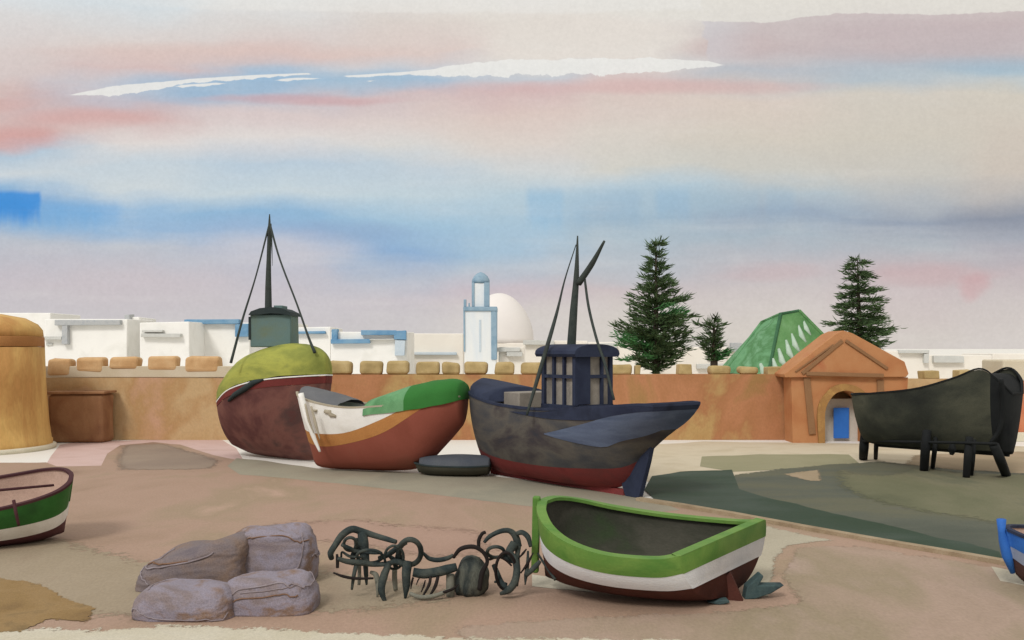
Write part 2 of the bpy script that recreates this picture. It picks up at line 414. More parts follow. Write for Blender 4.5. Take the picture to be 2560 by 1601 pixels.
sheet('pavement', [(-900,1165),(0,1158),(115,1156),(140,1166),(252,1165),(268,1134),(300,1114),(380,1106),(450,1112),(535,1138),(590,1150),(900,1195),(1300,1262),(1560,1256),(1640,1256),(1700,1266),(1830,1288),(2000,1320),(2200,1356),(2400,1390),(2600,1426),(3000,1498),(3600,1590),(3600,1900),(-1200,1900)], 2, M['quay'])
sheet('sand', [(150,1112),(200,1104),(400,1100),(550,1096),(590,1120),(616,1160),(300,1150),(250,1166),(110,1172),(130,1140)], 1, M['pink'])
sheet('path', [(590,1146),(640,1150),(800,1172),(1050,1182),(1230,1190),(1500,1225),(1640,1250),(1700,1275),(1560,1290),(1300,1264),(1000,1226),(780,1202),(600,1186),(570,1166)], 3, M['slip'])
for k_ in ('taupe','ochre','quaykhaki','quaypink','olive','slate','tang'): feather(M[k_])
M['quaybase'] = feather(wash('quay_cream_soft', [(196,184,156),(208,198,172),(216,208,188)], .3, k=GK, bump=.2))
M['quaygrey'] = feather(wash('quay_grey_soft', [(176,166,142),(190,180,156)], .3, k=GK, bump=.2))
M['quayrust'] = feather(wash('quay_rust_soft', [(172,138,118),(182,148,128)], .3, k=GK, bump=.2))
sheet('pavement_patch', [(-300,1330),(200,1330),(430,1385),(560,1375),(820,1400),(1180,1450),(1250,1520),(900,1560),(300,1580),(-300,1560)], 3, M['quaykhaki'], 14, soft=2.2)
sheet('pavement_patch', [(560,1300),(900,1280),(1300,1320),(1340,1400),(1100,1420),(800,1380),(600,1360)], 4, M['quayrust'], 14, soft=2.5)
sheet('pavement_patch', [(1965,1362),(2130,1358),(2480,1410),(2600,1436),(3200,1550),(3200,1800),(1200,1800),(1100,1560),(1500,1530),(1800,1520),(1960,1500),(1930,1440)], 3, M['quaypink'], 10, soft=.7)
sheet('pavement_patch', [(1880,1302),(1990,1328),(2110,1352),(1985,1366),(1960,1400),(1950,1490),(1890,1505),(1820,1450)], 4, M['quaygrey'], 5, soft=.5)
sheet('pavement_patch', [(2478,1416),(2600,1440),(2640,1480),(2500,1452)], 4, M['quaypale'], 3)
sheet('pavement_patch', [(-600,1556),(300,1560),(420,1548),(760,1560),(1100,1578),(1500,1582),(2000,1592),(2300,1598),(2300,1950),(-900,1950)], 5, M['quaybase'], 12, soft=.9)
sheet('pavement_patch', [(1330,1436),(1420,1450),(1490,1482),(1330,1466)], 4, M['quaypale'], 3)
for q in () and ([(1806,1293),(1850,1300),(1850,1304),(1808,1297)],[(1890,1310),(1990,1327),(1990,1331),(1892,1314)],[(2080,1346),(2240,1372),(2240,1377),(2084,1350)]):
    sheet('pavement_patch', q, 6, M['pl_g'], 1, seg=12)
sheet('earth_patch', [(-300,1436),(0,1440),(70,1446),(120,1462),(165,1480),(200,1500),(262,1516),(240,1545),(225,1566),(130,1552),(60,1585),(-300,1600)], 6, M['ochre'], 10, seg=10, soft=.35)
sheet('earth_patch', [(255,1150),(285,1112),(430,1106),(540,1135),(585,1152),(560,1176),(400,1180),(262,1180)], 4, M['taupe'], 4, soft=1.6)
# right hand side: shore in front of the gate
sheet('sand', [(1640,1112),(1760,1104),(2200,1110),(2700,1118),(2900,1160),(2700,1170),(2300,1172),(2100,1185),(1900,1200),(1640,1215),(1590,1190)], 1, M['creamg'])
sheet('earth_patch', [(1755,1142),(1900,1136),(2120,1136),(2150,1160),(2000,1172),(1830,1180),(1750,1166)], 3, M['oliveg'], 3)
sheet('earth_patch', [(2260,1136),(2480,1126),(2760,1130),(2900,1210),(2500,1210),(2200,1190)], 3, M['tang'], 3, soft=1.2)
sheet('slipway', [(1820,1182),(2050,1160),(2200,1150),(2400,1172),(2600,1182),(2900,1216),(3300,1470),(2620,1420),(2500,1402),(2300,1366),(2050,1324),(1850,1292),(1700,1244)], 4, M['slate'], 5, soft=1.0)
sheet('earth_patch', [(2040,1176),(2100,1158),(2180,1180),(2300,1158),(2420,1176),(2900,1196),(3100,1330),(2560,1345),(2400,1304),(2250,1285),(2100,1246),(2040,1215)], 5, M['olive'], 6, soft=2.2)
sheet('earth_patch', [(1940,1184),(2060,1170),(2070,1206),(2010,1204)], 6, M['tang'], 2, soft=.6)
M['green_strip'] = M['darkgreen']
o = sheet('green_strip', [(1632,1190),(1700,1180),(1830,1174),(1838,1200),(1846,1222),(1900,1240),(2060,1278),(2250,1320),(2340,1344),(2420,1358),(2500,1380),(2505,1398),(2400,1388),(2200,1352),(2000,1318),(1800,1278),(1640,1252),(1610,1225)], 8, M['darkgreen'], 4)  # dark green strip of ground along the kerb
o['kind'] = 'stuff'
# kerb of the quay
kp = [gp(x, y) for x, y in [(1596,1252),(1700,1268),(1830,1290),(2000,1322),(2200,1358),(2400,1392),(2600,1428),(3000,1500)]]
M['kerb'] = wash('kerb_stone', [(150,128,98),(170,148,116),(182,162,132)], 1.2, k=GK, bump=.3)
mb = MB(); rings = []
for i, p in enumerate(kp):
    t = (kp[min(i+1, len(kp)-1)]-kp[max(i-1, 0)]).normalized(); nrm = Vector((-t.y, t.x, 0))
    a, b = p-nrm*.16, p+nrm*.16
    rings.append([a+Vector((0,0,-.05)), b+Vector((0,0,-.05)), b+Vector((0,0,.13)), a+Vector((0,0,.13))])
mb.loft(rings); struct(mb.build('kerb', M['kerb']))

# ------------------------------------------------------------------ round tower at the left
M['tower'] = wash('tower_plaster', [(166,118,58),(190,144,70),(206,164,86),(184,134,66),(200,146,76)], .28, (1, 1, .35), k=KV*1.1, bump=.3, grain=.06, gscale=10)
M['tower_d'] = wash('tower_band', [(160,106,50),(176,120,58)], .6, (1, 1, .5), k=KV)
M['pl'] = wash('pale_plinth', [(206,198,170),(220,212,190)], .8, k=KV)
D = 58.0
tb = at(-74, 1128, D); tb.z = 0
t = thing('round_tower', 'ochre round tower with domed top and darker band, at the left edge', 'tower', tb)
MB().lathe([(4.42,0),(4.42,.5),(4.36,.55),(4.25,1.5),(4.05,4.0),(3.95,6.05)], n=56).build('tower_wall', M['tower'], t, True, wob=(.06, .8))
MB().lathe([(3.95,6.06),(3.96,6.1),(3.94,6.6),(3.9,6.66)], n=56).build('band', M['tower_d'], t, True, wob=(.05, .7))
MB().lathe([(3.9,6.67),(3.86,7.05),(3.6,7.4),(2.9,7.75),(1.8,7.98),(.1,8.06)], n=56).build('dome_roof', M['tower'], t, True, wob=(.05, .7))
MB().lathe([(4.62,0),(4.62,.22),(4.45,.28)], n=56).build('plinth', M['pl'], t, True)

# ------------------------------------------------------------------ rampart
M['wall'] = wash('rampart_plaster', [(176,138,88),(190,156,104),(196,164,116),(184,144,92),(200,156,122),(182,140,88)], .16, (1, 1, .7), k=KV*1.0, bump=.3, grain=.06, gscale=8)
M['wallR'] = wash('rampart_plaster_right', [(160,120,66),(176,136,78),(184,148,88),(172,116,70),(184,124,80),(164,122,68)], .2, (1, 1, .7), k=KV, bump=.3, grain=.06, gscale=8)
M['wallred'] = wash('rampart_red', [(196,100,62),(206,128,84),(186,106,60)], .3, k=KV)
M['para'] = wash('parapet_pale', [(200,186,156),(212,200,176)], .5, k=KV)
M['merlonL'] = wash('merlon_ochre', [(190,146,92),(208,166,112),(216,182,132)], .8, k=KV, grain=.08)
M['merlonR'] = wash('merlon_olive', [(160,136,84),(182,156,100),(198,174,122)], .9, k=KV, grain=.08)
WD = 64.0
def wx(px, D=WD): return (px-1280)/F*D
def wz(py, D=WD): return EYE-(py-HZ)/F*D
t = thing('rampart_wall', 'long orange rampart wall with a row of blunt merlons behind the boats', 'wall', (0, WD, 0))
o_ = Vector((0, WD, 0))
ztop = wz(937)
MB().box(wx(-150), wx(690), WD, WD+1.6, 0, wz(945)).build('wall_section', M['wall'], t, origin=o_, sub=6, wob=(.05, .5))
MB().box(wx(690)+.003, wx(2010), WD, WD+1.6, 0, ztop).build('wall_section', M['wallR'], t, origin=o_, sub=6, wob=(.05, .5))
MB().box(wx(-150), wx(580), WD-.04, WD+.6, wz(945)+.03, wz(916)).build('parapet', M['para'], t, origin=o_, bevel=.04)
MB().box(wx(2010)+.003, wx(2900), WD+.05, WD+1.6, 0, wz(948)).build('wall_section', M['wall'], t, origin=o_, sub=4, wob=(.05, .5))
for x0, x1, y0, y1, mk in [(118,176,897,940,'merlonL'),(191,258,894,932,'merlonL'),(273,344,893,924,'merlonL'),(368,441,891,928,'merlonL'),(462,548,891,932,'merlonL'),
        (817,877,902,940,'merlonR'),(898,954,903,940,'merlonR'),(965,1020,903,940,'merlonR'),(1040,1097,905,941,'merlonR'),(1103,1148,907,940,'merlonR'),
        (1160,1218,905,941,'merlonR'),(1238,1285,906,938,'merlonR'),(1303,1358,906,936,'merlonR'),(1376,1400,912,940,'merlonR'),(1440,1490,908,940,'merlonR'),(1522,1582,912,938,'merlonR'),(1590,1603,915,936,'merlonR'),
        (1697,1731,912,942,'merlonR'),(1777,1830,915,942,'merlonR'),(1850,1898,918,944,'merlonR'),(1920,1960,918,944,'merlonR'),(2314,2352,928,955,'merlonR'),(2400,2440,926,955,'merlonR')]:
    zb = wz(945)+.02 if mk == 'merlonL' else ztop-.02
    left = mk == 'merlonL'
    zz0 = wz(y1) if left else ztop-.02
    if x0 > 2010: zz0 = wz(948)-.02
    yb = WD-.12 if left else WD+.1+random.uniform(-.03, .03)
    b = MB().box(wx(x0), wx(x1), yb, yb+1.1, zz0, wz(y0))
    b.build('merlon', M[mk], t, origin=o_, bevel=.22 if x1-x0 > 40 else .05, wob=(.10, 1.1))
# low brown lean-to against the wall
M['shed'] = wash('mud_brown', [(128,84,56),(148,104,68),(164,120,80),(132,90,62)], .5, (1, 1, .8), k=KV)
t = thing('mud_shed', 'low dark brown mud hut against the rampart beside the round tower', 'shed', at(200, 1088, 62)*Vector((1,1,0)))
o_ = Vector(t.location)
MB().box(wx(118,62), wx(258,62), 62, 63.8, 0, wz(986,62)).build('shed_wall', M['shed'], t, origin=o_, bevel=.25, sub=2, wob=(.07, .9))
MB().box(wx(114,62), wx(262,62), 61.9, 63.85, wz(986,62)+.003, wz(979,62)).build('roof', M['shed'], t, origin=o_, bevel=.06, wob=(.05, .9))
# beige turret end at the far right
t = thing('corner_turret', 'beige block topping an orange wall behind the black boat at the right edge', 'tower', (wx(2560), 63.6, 0))
o_ = Vector(t.location)
MB().box(wx(2492), wx(2750), 63.2, 65.9, 0, wz(952)).build('turret_wall', M['wallred'], t, origin=o_, bevel=.05)
MB().box(wx(2490), wx(2760), 63.1, 66, wz(952)+.003, wz(900)).build('turret_top', M['para'], t, origin=o_, bevel=.12)
MB().box(wx(2480), wx(2760), 62.9, 63.15, 0, wz(1078)).build('plinth', M['pl'], t, origin=o_, bevel=.05)

# ------------------------------------------------------------------ gatehouse
GD = 62.0
M['gate'] = wash('gate_plaster', [(176,108,60),(186,122,70),(192,132,80),(182,104,62)], .35, k=KV, bump=.25, grain=.06)
M['gatetrim'] = wash('gate_moulding', [(140,98,60),(150,110,72)], .8, k=KV)
M['gateyellow'] = wash('arch_ochre', [(176,128,56),(160,116,60),(190,146,74)], 1.0, k=KV)
M['pale'] = wash('pale_inside', [(186,180,168),(204,198,186)], .6, k=KV)
M['bluedoor'] = wash('blue_paint', [(26,100,190),(34,112,202)], 1.0, k=KV, grain=.05, rough=.6)
t = thing('gatehouse', 'orange gatehouse with brown-trimmed pediment over an arched passage', 'gatehouse', (wx(2110,GD), GD, 0))
o_ = Vector(t.location)
gx = lambda p: wx(p, GD)
gz = lambda p: wz(p, GD)
# front wall with the arched opening
arch = []
cx, rx_, zs = gx(2112), gx(2112)-gx(2062), gz(1040)
for i in range(17):
    a = math.pi*(1-i/16)
    arch.append((cx+rx_*math.cos(a), zs+(gz(978)-zs)*math.sin(a)))
poly = [(gx(1982),0),(gx(1978),gz(938)),(gx(2270),gz(944)),(gx(2262),0),(gx(2162),0)]+arch[::-1]+[(gx(2062),0)]
MB().prism(poly, GD, GD+1.8).build('gate_wall', M['gate'], t, origin=o_)
ped = [(gx(1960),gz(944)),(gx(1958),gz(936)),(gx(2085),gz(836)),(gx(2105),gz(827)),(gx(2128),gz(834)),(gx(2258),gz(905)),(gx(2268),gz(935)),(gx(2262),gz(943))]
MB().prism([(a, b+.004) for a, b in ped], GD-.25, GD+2.6).build('pediment', M['gate'], t, origin=o_, bevel=.04)
def bar(x0, y0, x1, y1, w, yy, th, nm, m, par, D=GD):
    a = Vector((wx(x0,D), 0, wz(y0,D))); b = Vector((wx(x1,D), 0, wz(y1,D))); d_ = (b-a).normalized(); n_ = Vector((-d_.z, 0, d_.x))*w/2
    p4 = [a-n_, b-n_, b+n_, a+n_]
    return MB().prism([(p.x, p.z) for p in p4], yy, yy+th).build(nm, m, par, origin=o_, bevel=.02)
bar(2002,934,2102,852,.24,GD-.34,.085,'moulding',M['gatetrim'],t)
bar(2110,852,2214,922,.2,GD-.36,.10,'moulding',M['gatetrim'],t)
bar(2012,934,2204,939,.24,GD-.38,.12,'moulding',M['gatetrim'],t)
bar(1985,930,2080,862,.10,GD-.33,.075,'moulding',M['gatetrim'],t)
bar(2016,944,2030,1086,.42,GD-.12,.115,'pilaster',M['gatetrim'],t)
bar(2200,950,2200,1100,.42,GD-.12,.115,'pilaster',M['gatetrim'],t)
rings = []
for i in range(19):
    a = math.pi*(1-i/18); q0 = (cx+rx_*1.02*math.cos(a), zs+(gz(978)-zs)*1.02*math.sin(a)); q1 = (cx+rx_*1.42*math.cos(a), zs+(gz(978)-zs)*1.30*math.sin(a))
    rings.append([(q0[0],GD-.16,q0[1]),(q1[0],GD-.16,q1[1]),(q1[0],GD-.003,q1[1]),(q0[0],GD-.003,q0[1])])
rings = [[(gx(2062)-.02-.42*k_, y, 0) for k_, y in ((0,GD-.16),(1,GD-.16),(1,GD-.003),(0,GD-.003))]]+rings+[[(gx(2162)+.02+.42*k_, y, 0) for k_, y in ((0,GD-.16),(1,GD-.16),(1,GD-.003),(0,GD-.003))]]
MB().loft(rings).build('arch', M['gateyellow'], t, origin=o_, wob=(.05, 1.5))
MB().box(gx(2050), gx(2230), GD+1.3, GD+1.42, 0, gz(1000)).build('passage_wall', M['pale'], t, origin=o_)
dp = MB().box(gx(2097), gx(2136), GD+1.0, GD+1.06, gz(1100), gz(1022)).build('door', M['bluedoor'], t, origin=o_, bevel=.02, wob=(.03, 2))

# ------------------------------------------------------------------ pavilion with green roof behind the wall
PD = 76.0
M['tile'] = wash('green_tile', [(86,140,92),(104,160,110),(78,130,78),(120,172,128)], .6, k=KV, grain=.1, bump=.3)
M['tile_d'] = wash('green_tile_deep', [(70,124,66),(96,146,84),(112,160,104)], .6, k=KV, grain=.12, bump=.3)
M['ridge'] = wash('pale_tile', [(168,196,172),(196,212,196)], 1.5, k=KV)
M['ridge_d'] = wash('dark_ridge', [(52,98,66),(64,112,76)], 1.0, k=KV)
M['white'] = wash('whitewash', [(222,220,212),(234,232,226),(228,226,220)], .3, k=1.04, grain=.03, bump=.08)
t = thing('pavilion', 'pavilion with steep green tiled hip roof rising behind the gatehouse', 'pavilion', (wx(2000,PD), PD+3, 0))
o_ = Vector(t.location)
px_ = lambda p: wx(p, PD)
pz_ = lambda p: wz(p, PD)
MB().box(px_(1850), px_(2120), PD+.6, PD+8, 0, pz_(938)).build('pavilion_wall', M['white'], t, origin=o_)
# the eaves corners and the short ridge
e1 = Vector((px_(1828), PD+2.6, pz_(934))); e2 = Vector((px_(1915), PD-.5, pz_(940))); e3 = Vector((px_(2165), PD+1, pz_(936))); e4 = Vector((px_(2110), PD+8, pz_(930)))
e5 = Vector((px_(1850), PD+8, pz_(932)))
r1 = Vector((px_(1980), PD+3.2, pz_(782))); r2 = Vector((px_(2030), PD+3.4, pz_(773))); rL = Vector((px_(1948), PD+5.2, pz_(802)))
roof = MB(); roof.add([e1,e2,r1,rL,e5], [(0,1,2,3),(0,3,4)])
roof.add([rL,r1,r2,e4,e5], [(0,1,2,3),(0,3,4)])
roof.build('roof', M['tile'], t, origin=o_)
MB().add([e2+Vector((0,-.003,0)),e3,r2,r1], [(0,1,2,3)]).build('roof', M['tile_d'], t, origin=o_)
MB().tube([e2,e2.lerp(r1,.5)+Vector((0,-.05,.05)),r1,r2], [.12,.13,.16,.12], 8).build('ridge', M['ridge_d'], t, origin=o_)
MB().tube([r2,e3], .14, 8).build('ridge', M['tile_d'], t, origin=o_)
MB().tube([e1,rL,r1], [.12,.16,.14], 8).build('ridge', M['tile'], t, origin=o_)
for i, (a, b, q) in enumerate([(1905,935,.34),(1935,928,.42),(1950,905,.44),(1968,885,.46),(1982,865,.40),(1998,842,.4),(2010,825,.34)]):
    # pale ribs running down the slope
    fpt = at(a+8, b-4, PD+1)
    nrm = (e3-e2).cross(r1-e2).normalized()
    def onp(px, py):
        dirv = at(px, py, 1.0)-Vector((0,0,EYE)); o0 = Vector((0,0,EYE)); s_ = (e2-o0).dot(nrm)/dirv.dot(nrm); return o0+dirv*s_
    p0 = onp(a-4, b-44*q*1.6); p1 = onp(a+4, b); p2 = onp(a+16, b+16)
    nn = nrm if nrm.y < 0 else -nrm
    MB().tube([p+nn*.05 for p in (p0,p1,p2)], [.12,.26,.10], 7).build('tile_rib', M['ridge'], t, origin=o_, smooth=True)

# ------------------------------------------------------------------ white town
M['wgrey'] = wash('grey_trim', [(166,170,172),(180,182,182),(158,164,170)], 2, k=KV)
M['wgreyL'] = wash('pale_grey_trim', [(192,192,186),(202,202,196)], 2, k=KV)
M['wblue'] = wash('blue_trim', [(80,136,180),(108,154,188),(124,164,192)], .6, k=KV)
M['wpaleblue'] = wash('pale_blue_plaster', [(176,196,210),(204,214,220)], .6, k=KV)
M['whitew'] = wash('whitewash_warm', [(222,214,202),(230,224,212)], .3, k=1.04, grain=.03, bump=.08)
def house(x0, x1, yt, D, label, trims=(), m='white', depth=9, seg=None):
    t = thing('town_house', label, 'house', (wx((x0+x1)/2, D), D, 0), group='white houses of the town behind the rampart')
    o = Vector(t.location)
    MB().box(wx(x0,D), wx(x1,D), D, D+depth, 0, wz(yt,D)).build('house_wall', M[m], t, origin=o, bevel=.12, wob=(.14, .25))
    for tr in trims:  # grey roof and edge strips are parapet and corner shade built as boxes
        a, b, c, d_, mk, nm = tr[:6]
        dy = .25 if nm in ('window', 'door') else .7
        MB().box(wx(a,D), wx(c,D), D-dy, D+(.3 if nm != 'chimney' else .8), wz(d_,D), wz(b,D)).build(nm, M[mk], t, origin=o, bevel=.05, wob=(.12, .6))
    return t
house(-160, 128, 783, 132, 'white house rising behind the round tower', [(-60,800,60,806,'wgreyL','parapet')])
house(112, 318, 797, 124, 'white house with long grey shade strip and dark edge shade beyond the hut', [(143,801,306,814,'wgrey','eave_shade'),(161,812,175,862,'wgrey','edge_shade'),(112,842,160,850,'wgreyL','eave_shade'),(118,858,134,864,'wgreyL','window')])
house(319, 348, 794, 130, 'narrow white house with a single grey chimney at its corner', [(316,787,329,830,'wgrey','chimney')], depth=6)
house(349, 474, 805, 121, 'white house with two grey ledges, left of the blue-topped one', [(358,834,455,843,'wgreyL','ledge'),(360,826,410,831,'wgreyL','ledge')])
house(475, 624, 806, 127, 'white house topped by a blue parapet with blue corner, left of the olive boat mast', [(466,799,600,810,'wblue','parapet'),(591,811,623,842,'wblue','shutter')])
house(625, 738, 808, 138, 'white house half hidden by the grey wheelhouse', [(640,822,700,828,'wgreyL','eave_shade')])
house(739, 826, 818, 122, 'small white house with thin blue ledge, right of the grey wheelhouse', [(736,829,816,835,'wblue','ledge')])
house(827, 1018, 829, 118, 'white house with angular blue balcony and blue roof edge', [(832,825,846,850,'wblue','balcony_post'),(830,848,926,859,'wblue','balcony'),(905,826,992,838,'wblue','parapet'),(986,828,1016,850,'wblue','corner_eave'),(988,852,1013,890,'wpaleblue','shutter'),(925,848,986,851,'wgreyL','ledge')])
house(1019, 1158, 834, 131, 'white house with thin blue line, left of the minaret', [(1016,882,1142,888,'wpaleblue','ledge')], m='whitew')
house(1246, 1312, 868, 112, 'low white house with two grey ledges right of the minaret', [(1243,870,1300,880,'wgreyL','ledge'),(1266,881,1307,892,'wgreyL','ledge')], m='whitew', depth=6)
house(1313, 1470, 852, 126, 'white house with grey hooked shade strip seen left of the blue boat mast', [(1308,851,1384,862,'wgreyL','eave_shade'),(1380,863,1388,876,'wgreyL','edge_shade')], m='whitew')
house(1471, 1640, 856, 120, 'white house beside the tall pine with a grey shade strip', [(1492,859,1542,874,'wgreyL','eave_shade')], m='whitew')
house(1641, 1818, 868, 128, 'pale house between the tall pine and the green roof', [(1740,910,1830,922,'wgreyL','ledge')], m='whitew')
house(1819, 1960, 872, 134, 'pale house with a small grey cistern on its roof behind the green roof', [(1825,858,1850,880,'wgrey','cistern')], m='whitew')
house(2140, 2322, 878, 118, 'pale house with bent grey shade strip right of the gatehouse', [(2244,876,2318,884,'wgreyL','eave_shade'),(2306,885,2318,908,'wgreyL','edge_shade')], m='whitew')
house(2323, 2480, 888, 122, 'pale low house with a grey shade strip above the black boat', [(2330,890,2404,907,'wgreyL','awning_shade')], m='whitew')
house(2481, 2760, 884, 131, 'pale low house at the right edge behind the turret', [], m='whitew')
M['domew'] = wash('pale_dome', [(218,212,208),(226,220,214)], .15, k=1.04, grain=.03, bump=0)
# pale dome beside the minaret
DD = 150
t = thing('domed_shrine', 'large pale dome rising just right of the minaret', 'dome', (wx(1248,DD), DD+5, 0))
o_ = Vector(t.location)
Rr = (wx(1336,DD)-wx(1248,DD))
MB().box(-Rr, Rr, -Rr, Rr, 0, wz(858,DD)).build('shrine_wall', M['whitew'], t, bevel=.2)
zt = wz(858,DD); zh = wz(728,DD)-zt
MB().lathe([(Rr*math.cos(a)*1.0+.01, zt+zh*math.sin(a)) for a in [R(x) for x in range(0, 91, 6)]], n=48).build('dome', M['domew'], t, True, wob=(.25, .15))
# minaret
ND = 110
M['mtrim'] = wash('minaret_trim', [(124,158,180),(142,170,188),(112,148,172)], .5, k=KV)
M['mwall'] = wash('minaret_wall', [(208,218,226),(226,228,226),(230,230,226)], .25, (1, 1, .3), k=1.02, grain=.03)
t = thing('minaret', 'tall white square minaret with grey-blue edges, lantern and cap', 'minaret', (wx(1200,ND), ND+2, 0))
o_ = Vector(t.location)
mxx = lambda p: wx(p, ND)
mz = lambda p: wz(p, ND)
MB().box(mxx(1161), mxx(1240), ND, ND+3.5, 0, mz(778)).build('shaft', M['mwall'], t, origin=o_, bevel=.04)
MB().box(mxx(1228), mxx(1242), ND-.15, ND+3.5, mz(900), mz(770)).build('corner_strip', M['mtrim'], t, origin=o_, bevel=.05, wob=(.06,.6))
MB().box(mxx(1159), mxx(1163), ND-.12, ND+3.5, mz(880), mz(770)).build('corner_strip', M['mtrim'], t, origin=o_, bevel=.03, wob=(.06,.6))
MB().box(mxx(1198), mxx(1203), ND-.06, ND+.2, mz(880), mz(800)).build('slit_window', M['wpaleblue'], t, origin=o_, bevel=.03)
MB().box(mxx(1158), mxx(1243), ND-.2, ND+3.6, mz(778)+.003, mz(767)).build('cornice', M['mtrim'], t, origin=o_, bevel=.08)
MB().box(mxx(1182), mxx(1220), ND+.4, ND+2.2, mz(767)+.003, mz(708)).build('lantern', M['mwall'], t, origin=o_, bevel=.03)
MB().box(mxx(1179), mxx(1186), ND+.28, ND+2.2, mz(766), mz(706)).build('lantern_post', M['mtrim'], t, origin=o_, bevel=.03)
MB().box(mxx(1210), mxx(1223), ND+.28, ND+2.2, mz(766), mz(706)).build('lantern_post', M['mtrim'], t, origin=o_, bevel=.03)
MB().lathe([(1.0,0),(1.02,.35),(.78,.8),(.42,1.12),(.05,1.28)], (mxx(1201), ND+1.3, mz(707)), 20).build('cap', M['mtrim'], t, True, origin=o_)
MB().box(mxx(1159), mxx(1166), ND-.1, ND+.3, mz(767), mz(749)).build('finial', M['mtrim'], t, origin=o_, bevel=.05)
MB().box(mxx(1171), mxx(1175), ND-.1, ND+.2, mz(767), mz(758)).build('finial', M['mtrim'], t, origin=o_, bevel=.03)

# ------------------------------------------------------------------ pines
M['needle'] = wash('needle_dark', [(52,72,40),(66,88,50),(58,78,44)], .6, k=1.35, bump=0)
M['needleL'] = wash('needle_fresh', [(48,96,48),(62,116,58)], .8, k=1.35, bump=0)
M['bark'] = wash('bark', [(60,52,42),(78,66,54)], 3, k=1.0)
def pine(label, px, ybase, D, prof, seed, tiers, per, light=(), lean=0, up=.25):
    """prof: list of (photo row, left reach, right reach) from top to bottom"""
    rnd = random.Random(seed)
    base = at(px, ybase, D); base.z = 0
    t = thing('pine_tree', label, 'tree', base, group='dark pines behind the rampart')
    s_ = D/F
    zs = [(wz(r, D), l*s_, q*s_) for r, l, q in prof]; ztop, zbot = zs[0][0], zs[-1][0]
    def reach(z, a):
        for (z1, l1, r1), (z0, l0, r0) in zip(zs, zs[1:]):
            if z0 <= z <= z1:
                k = (z-z0)/(z1-z0+1e-6); l = l0+(l1-l0)*k; r = r0+(r1-r0)*k
                c = math.cos(a); return l*(1-c)/2+r*(1+c)/2
        return .2
    trunk = MB().tube([(0,0,0),(0,0,zbot),(lean*.5,0,(ztop+zbot)/2),(lean,0,ztop)], [.34,.28,.17,.03], 9)
    dark = MB(); lite = MB(); limbs = trunk
    def blade(mb, p, dvec, ln, w):
        sd = dvec.cross(Vector((rnd.gauss(0,1), rnd.gauss(0,1), rnd.gauss(0,1)))).normalized()*w
        a = p; b = p+dvec*ln*.55+Vector((0,0,-.02)); c = p+dvec*ln+Vector((0,0,.06*ln))
        mb.add([a-sd*.35, a+sd*.35, b+sd*.5, c, b-sd*.5], [(0,1,2,3,4)])
    for k in range(tiers):
        f = (k+.5)/tiers
        z = ztop+(zbot-ztop)*(f**.92)
        nb = int(per*(.55+.8*f))
        for b in range(nb):
            a = 2*math.pi*(b+rnd.random()*.8)/nb
            rc = reach(z, a)*rnd.choice((.55,.8,.95,1.05,1.2))*rnd.uniform(.9, 1.08)
            zz = z+rnd.gauss(0, .14)
            cx_ = lean*(zz/ztop)
            dv = Vector((math.cos(a), math.sin(a), up+rnd.gauss(0,.10))).normalized()
            limbs.tube([(cx_,0,zz),Vector((cx_,0,zz))+dv*rc*.9], [.05,.015], 4)
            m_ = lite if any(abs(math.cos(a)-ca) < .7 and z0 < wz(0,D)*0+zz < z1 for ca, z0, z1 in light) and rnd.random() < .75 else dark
            nbl = int(14+rc*27)
            for _ in range(nbl):
                r = rc*(rnd.random()**.75)
                p = Vector((cx_,0,zz))+dv*r+Vector((rnd.gauss(0,.06+.05*rc), rnd.gauss(0,.06+.05*rc), rnd.gauss(0,.09)))
                dd = (dv+Vector((rnd.gauss(0,.40), rnd.gauss(0,.40), rnd.gauss(.05,.22)))).normalized()
                blade(m_, p, dd, rnd.uniform(.3, .8), rnd.uniform(.04, .11))
    # ragged leader
    for _ in range(60):
        zz = ztop-rnd.random()*(ztop-zbot)*.16
        p = Vector((lean+rnd.gauss(0,.25),rnd.gauss(0,.2),zz)); blade(dark, p, Vector((rnd.gauss(0,.25),rnd.gauss(0,.2),1)).normalized(), rnd.uniform(.25,.6), .04)
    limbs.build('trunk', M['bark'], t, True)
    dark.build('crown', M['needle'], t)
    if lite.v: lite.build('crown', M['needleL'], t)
PDt = 72
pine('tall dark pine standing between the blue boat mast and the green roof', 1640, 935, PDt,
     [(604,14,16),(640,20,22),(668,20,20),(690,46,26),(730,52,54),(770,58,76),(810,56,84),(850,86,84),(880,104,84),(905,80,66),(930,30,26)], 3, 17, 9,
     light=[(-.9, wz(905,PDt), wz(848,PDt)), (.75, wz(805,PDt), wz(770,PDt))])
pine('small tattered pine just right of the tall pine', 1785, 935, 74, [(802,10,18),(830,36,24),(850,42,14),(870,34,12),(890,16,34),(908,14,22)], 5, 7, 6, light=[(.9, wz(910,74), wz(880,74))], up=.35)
pine('dark pine rising behind the gatehouse pediment', 2150, 935, 78, [(648,22,20),(672,34,30),(690,22,22),(720,40,50),(760,50,58),(800,60,70),(840,66,78),(870,50,86),(895,16,50)], 9, 14, 9, lean=-.2, up=-.02)

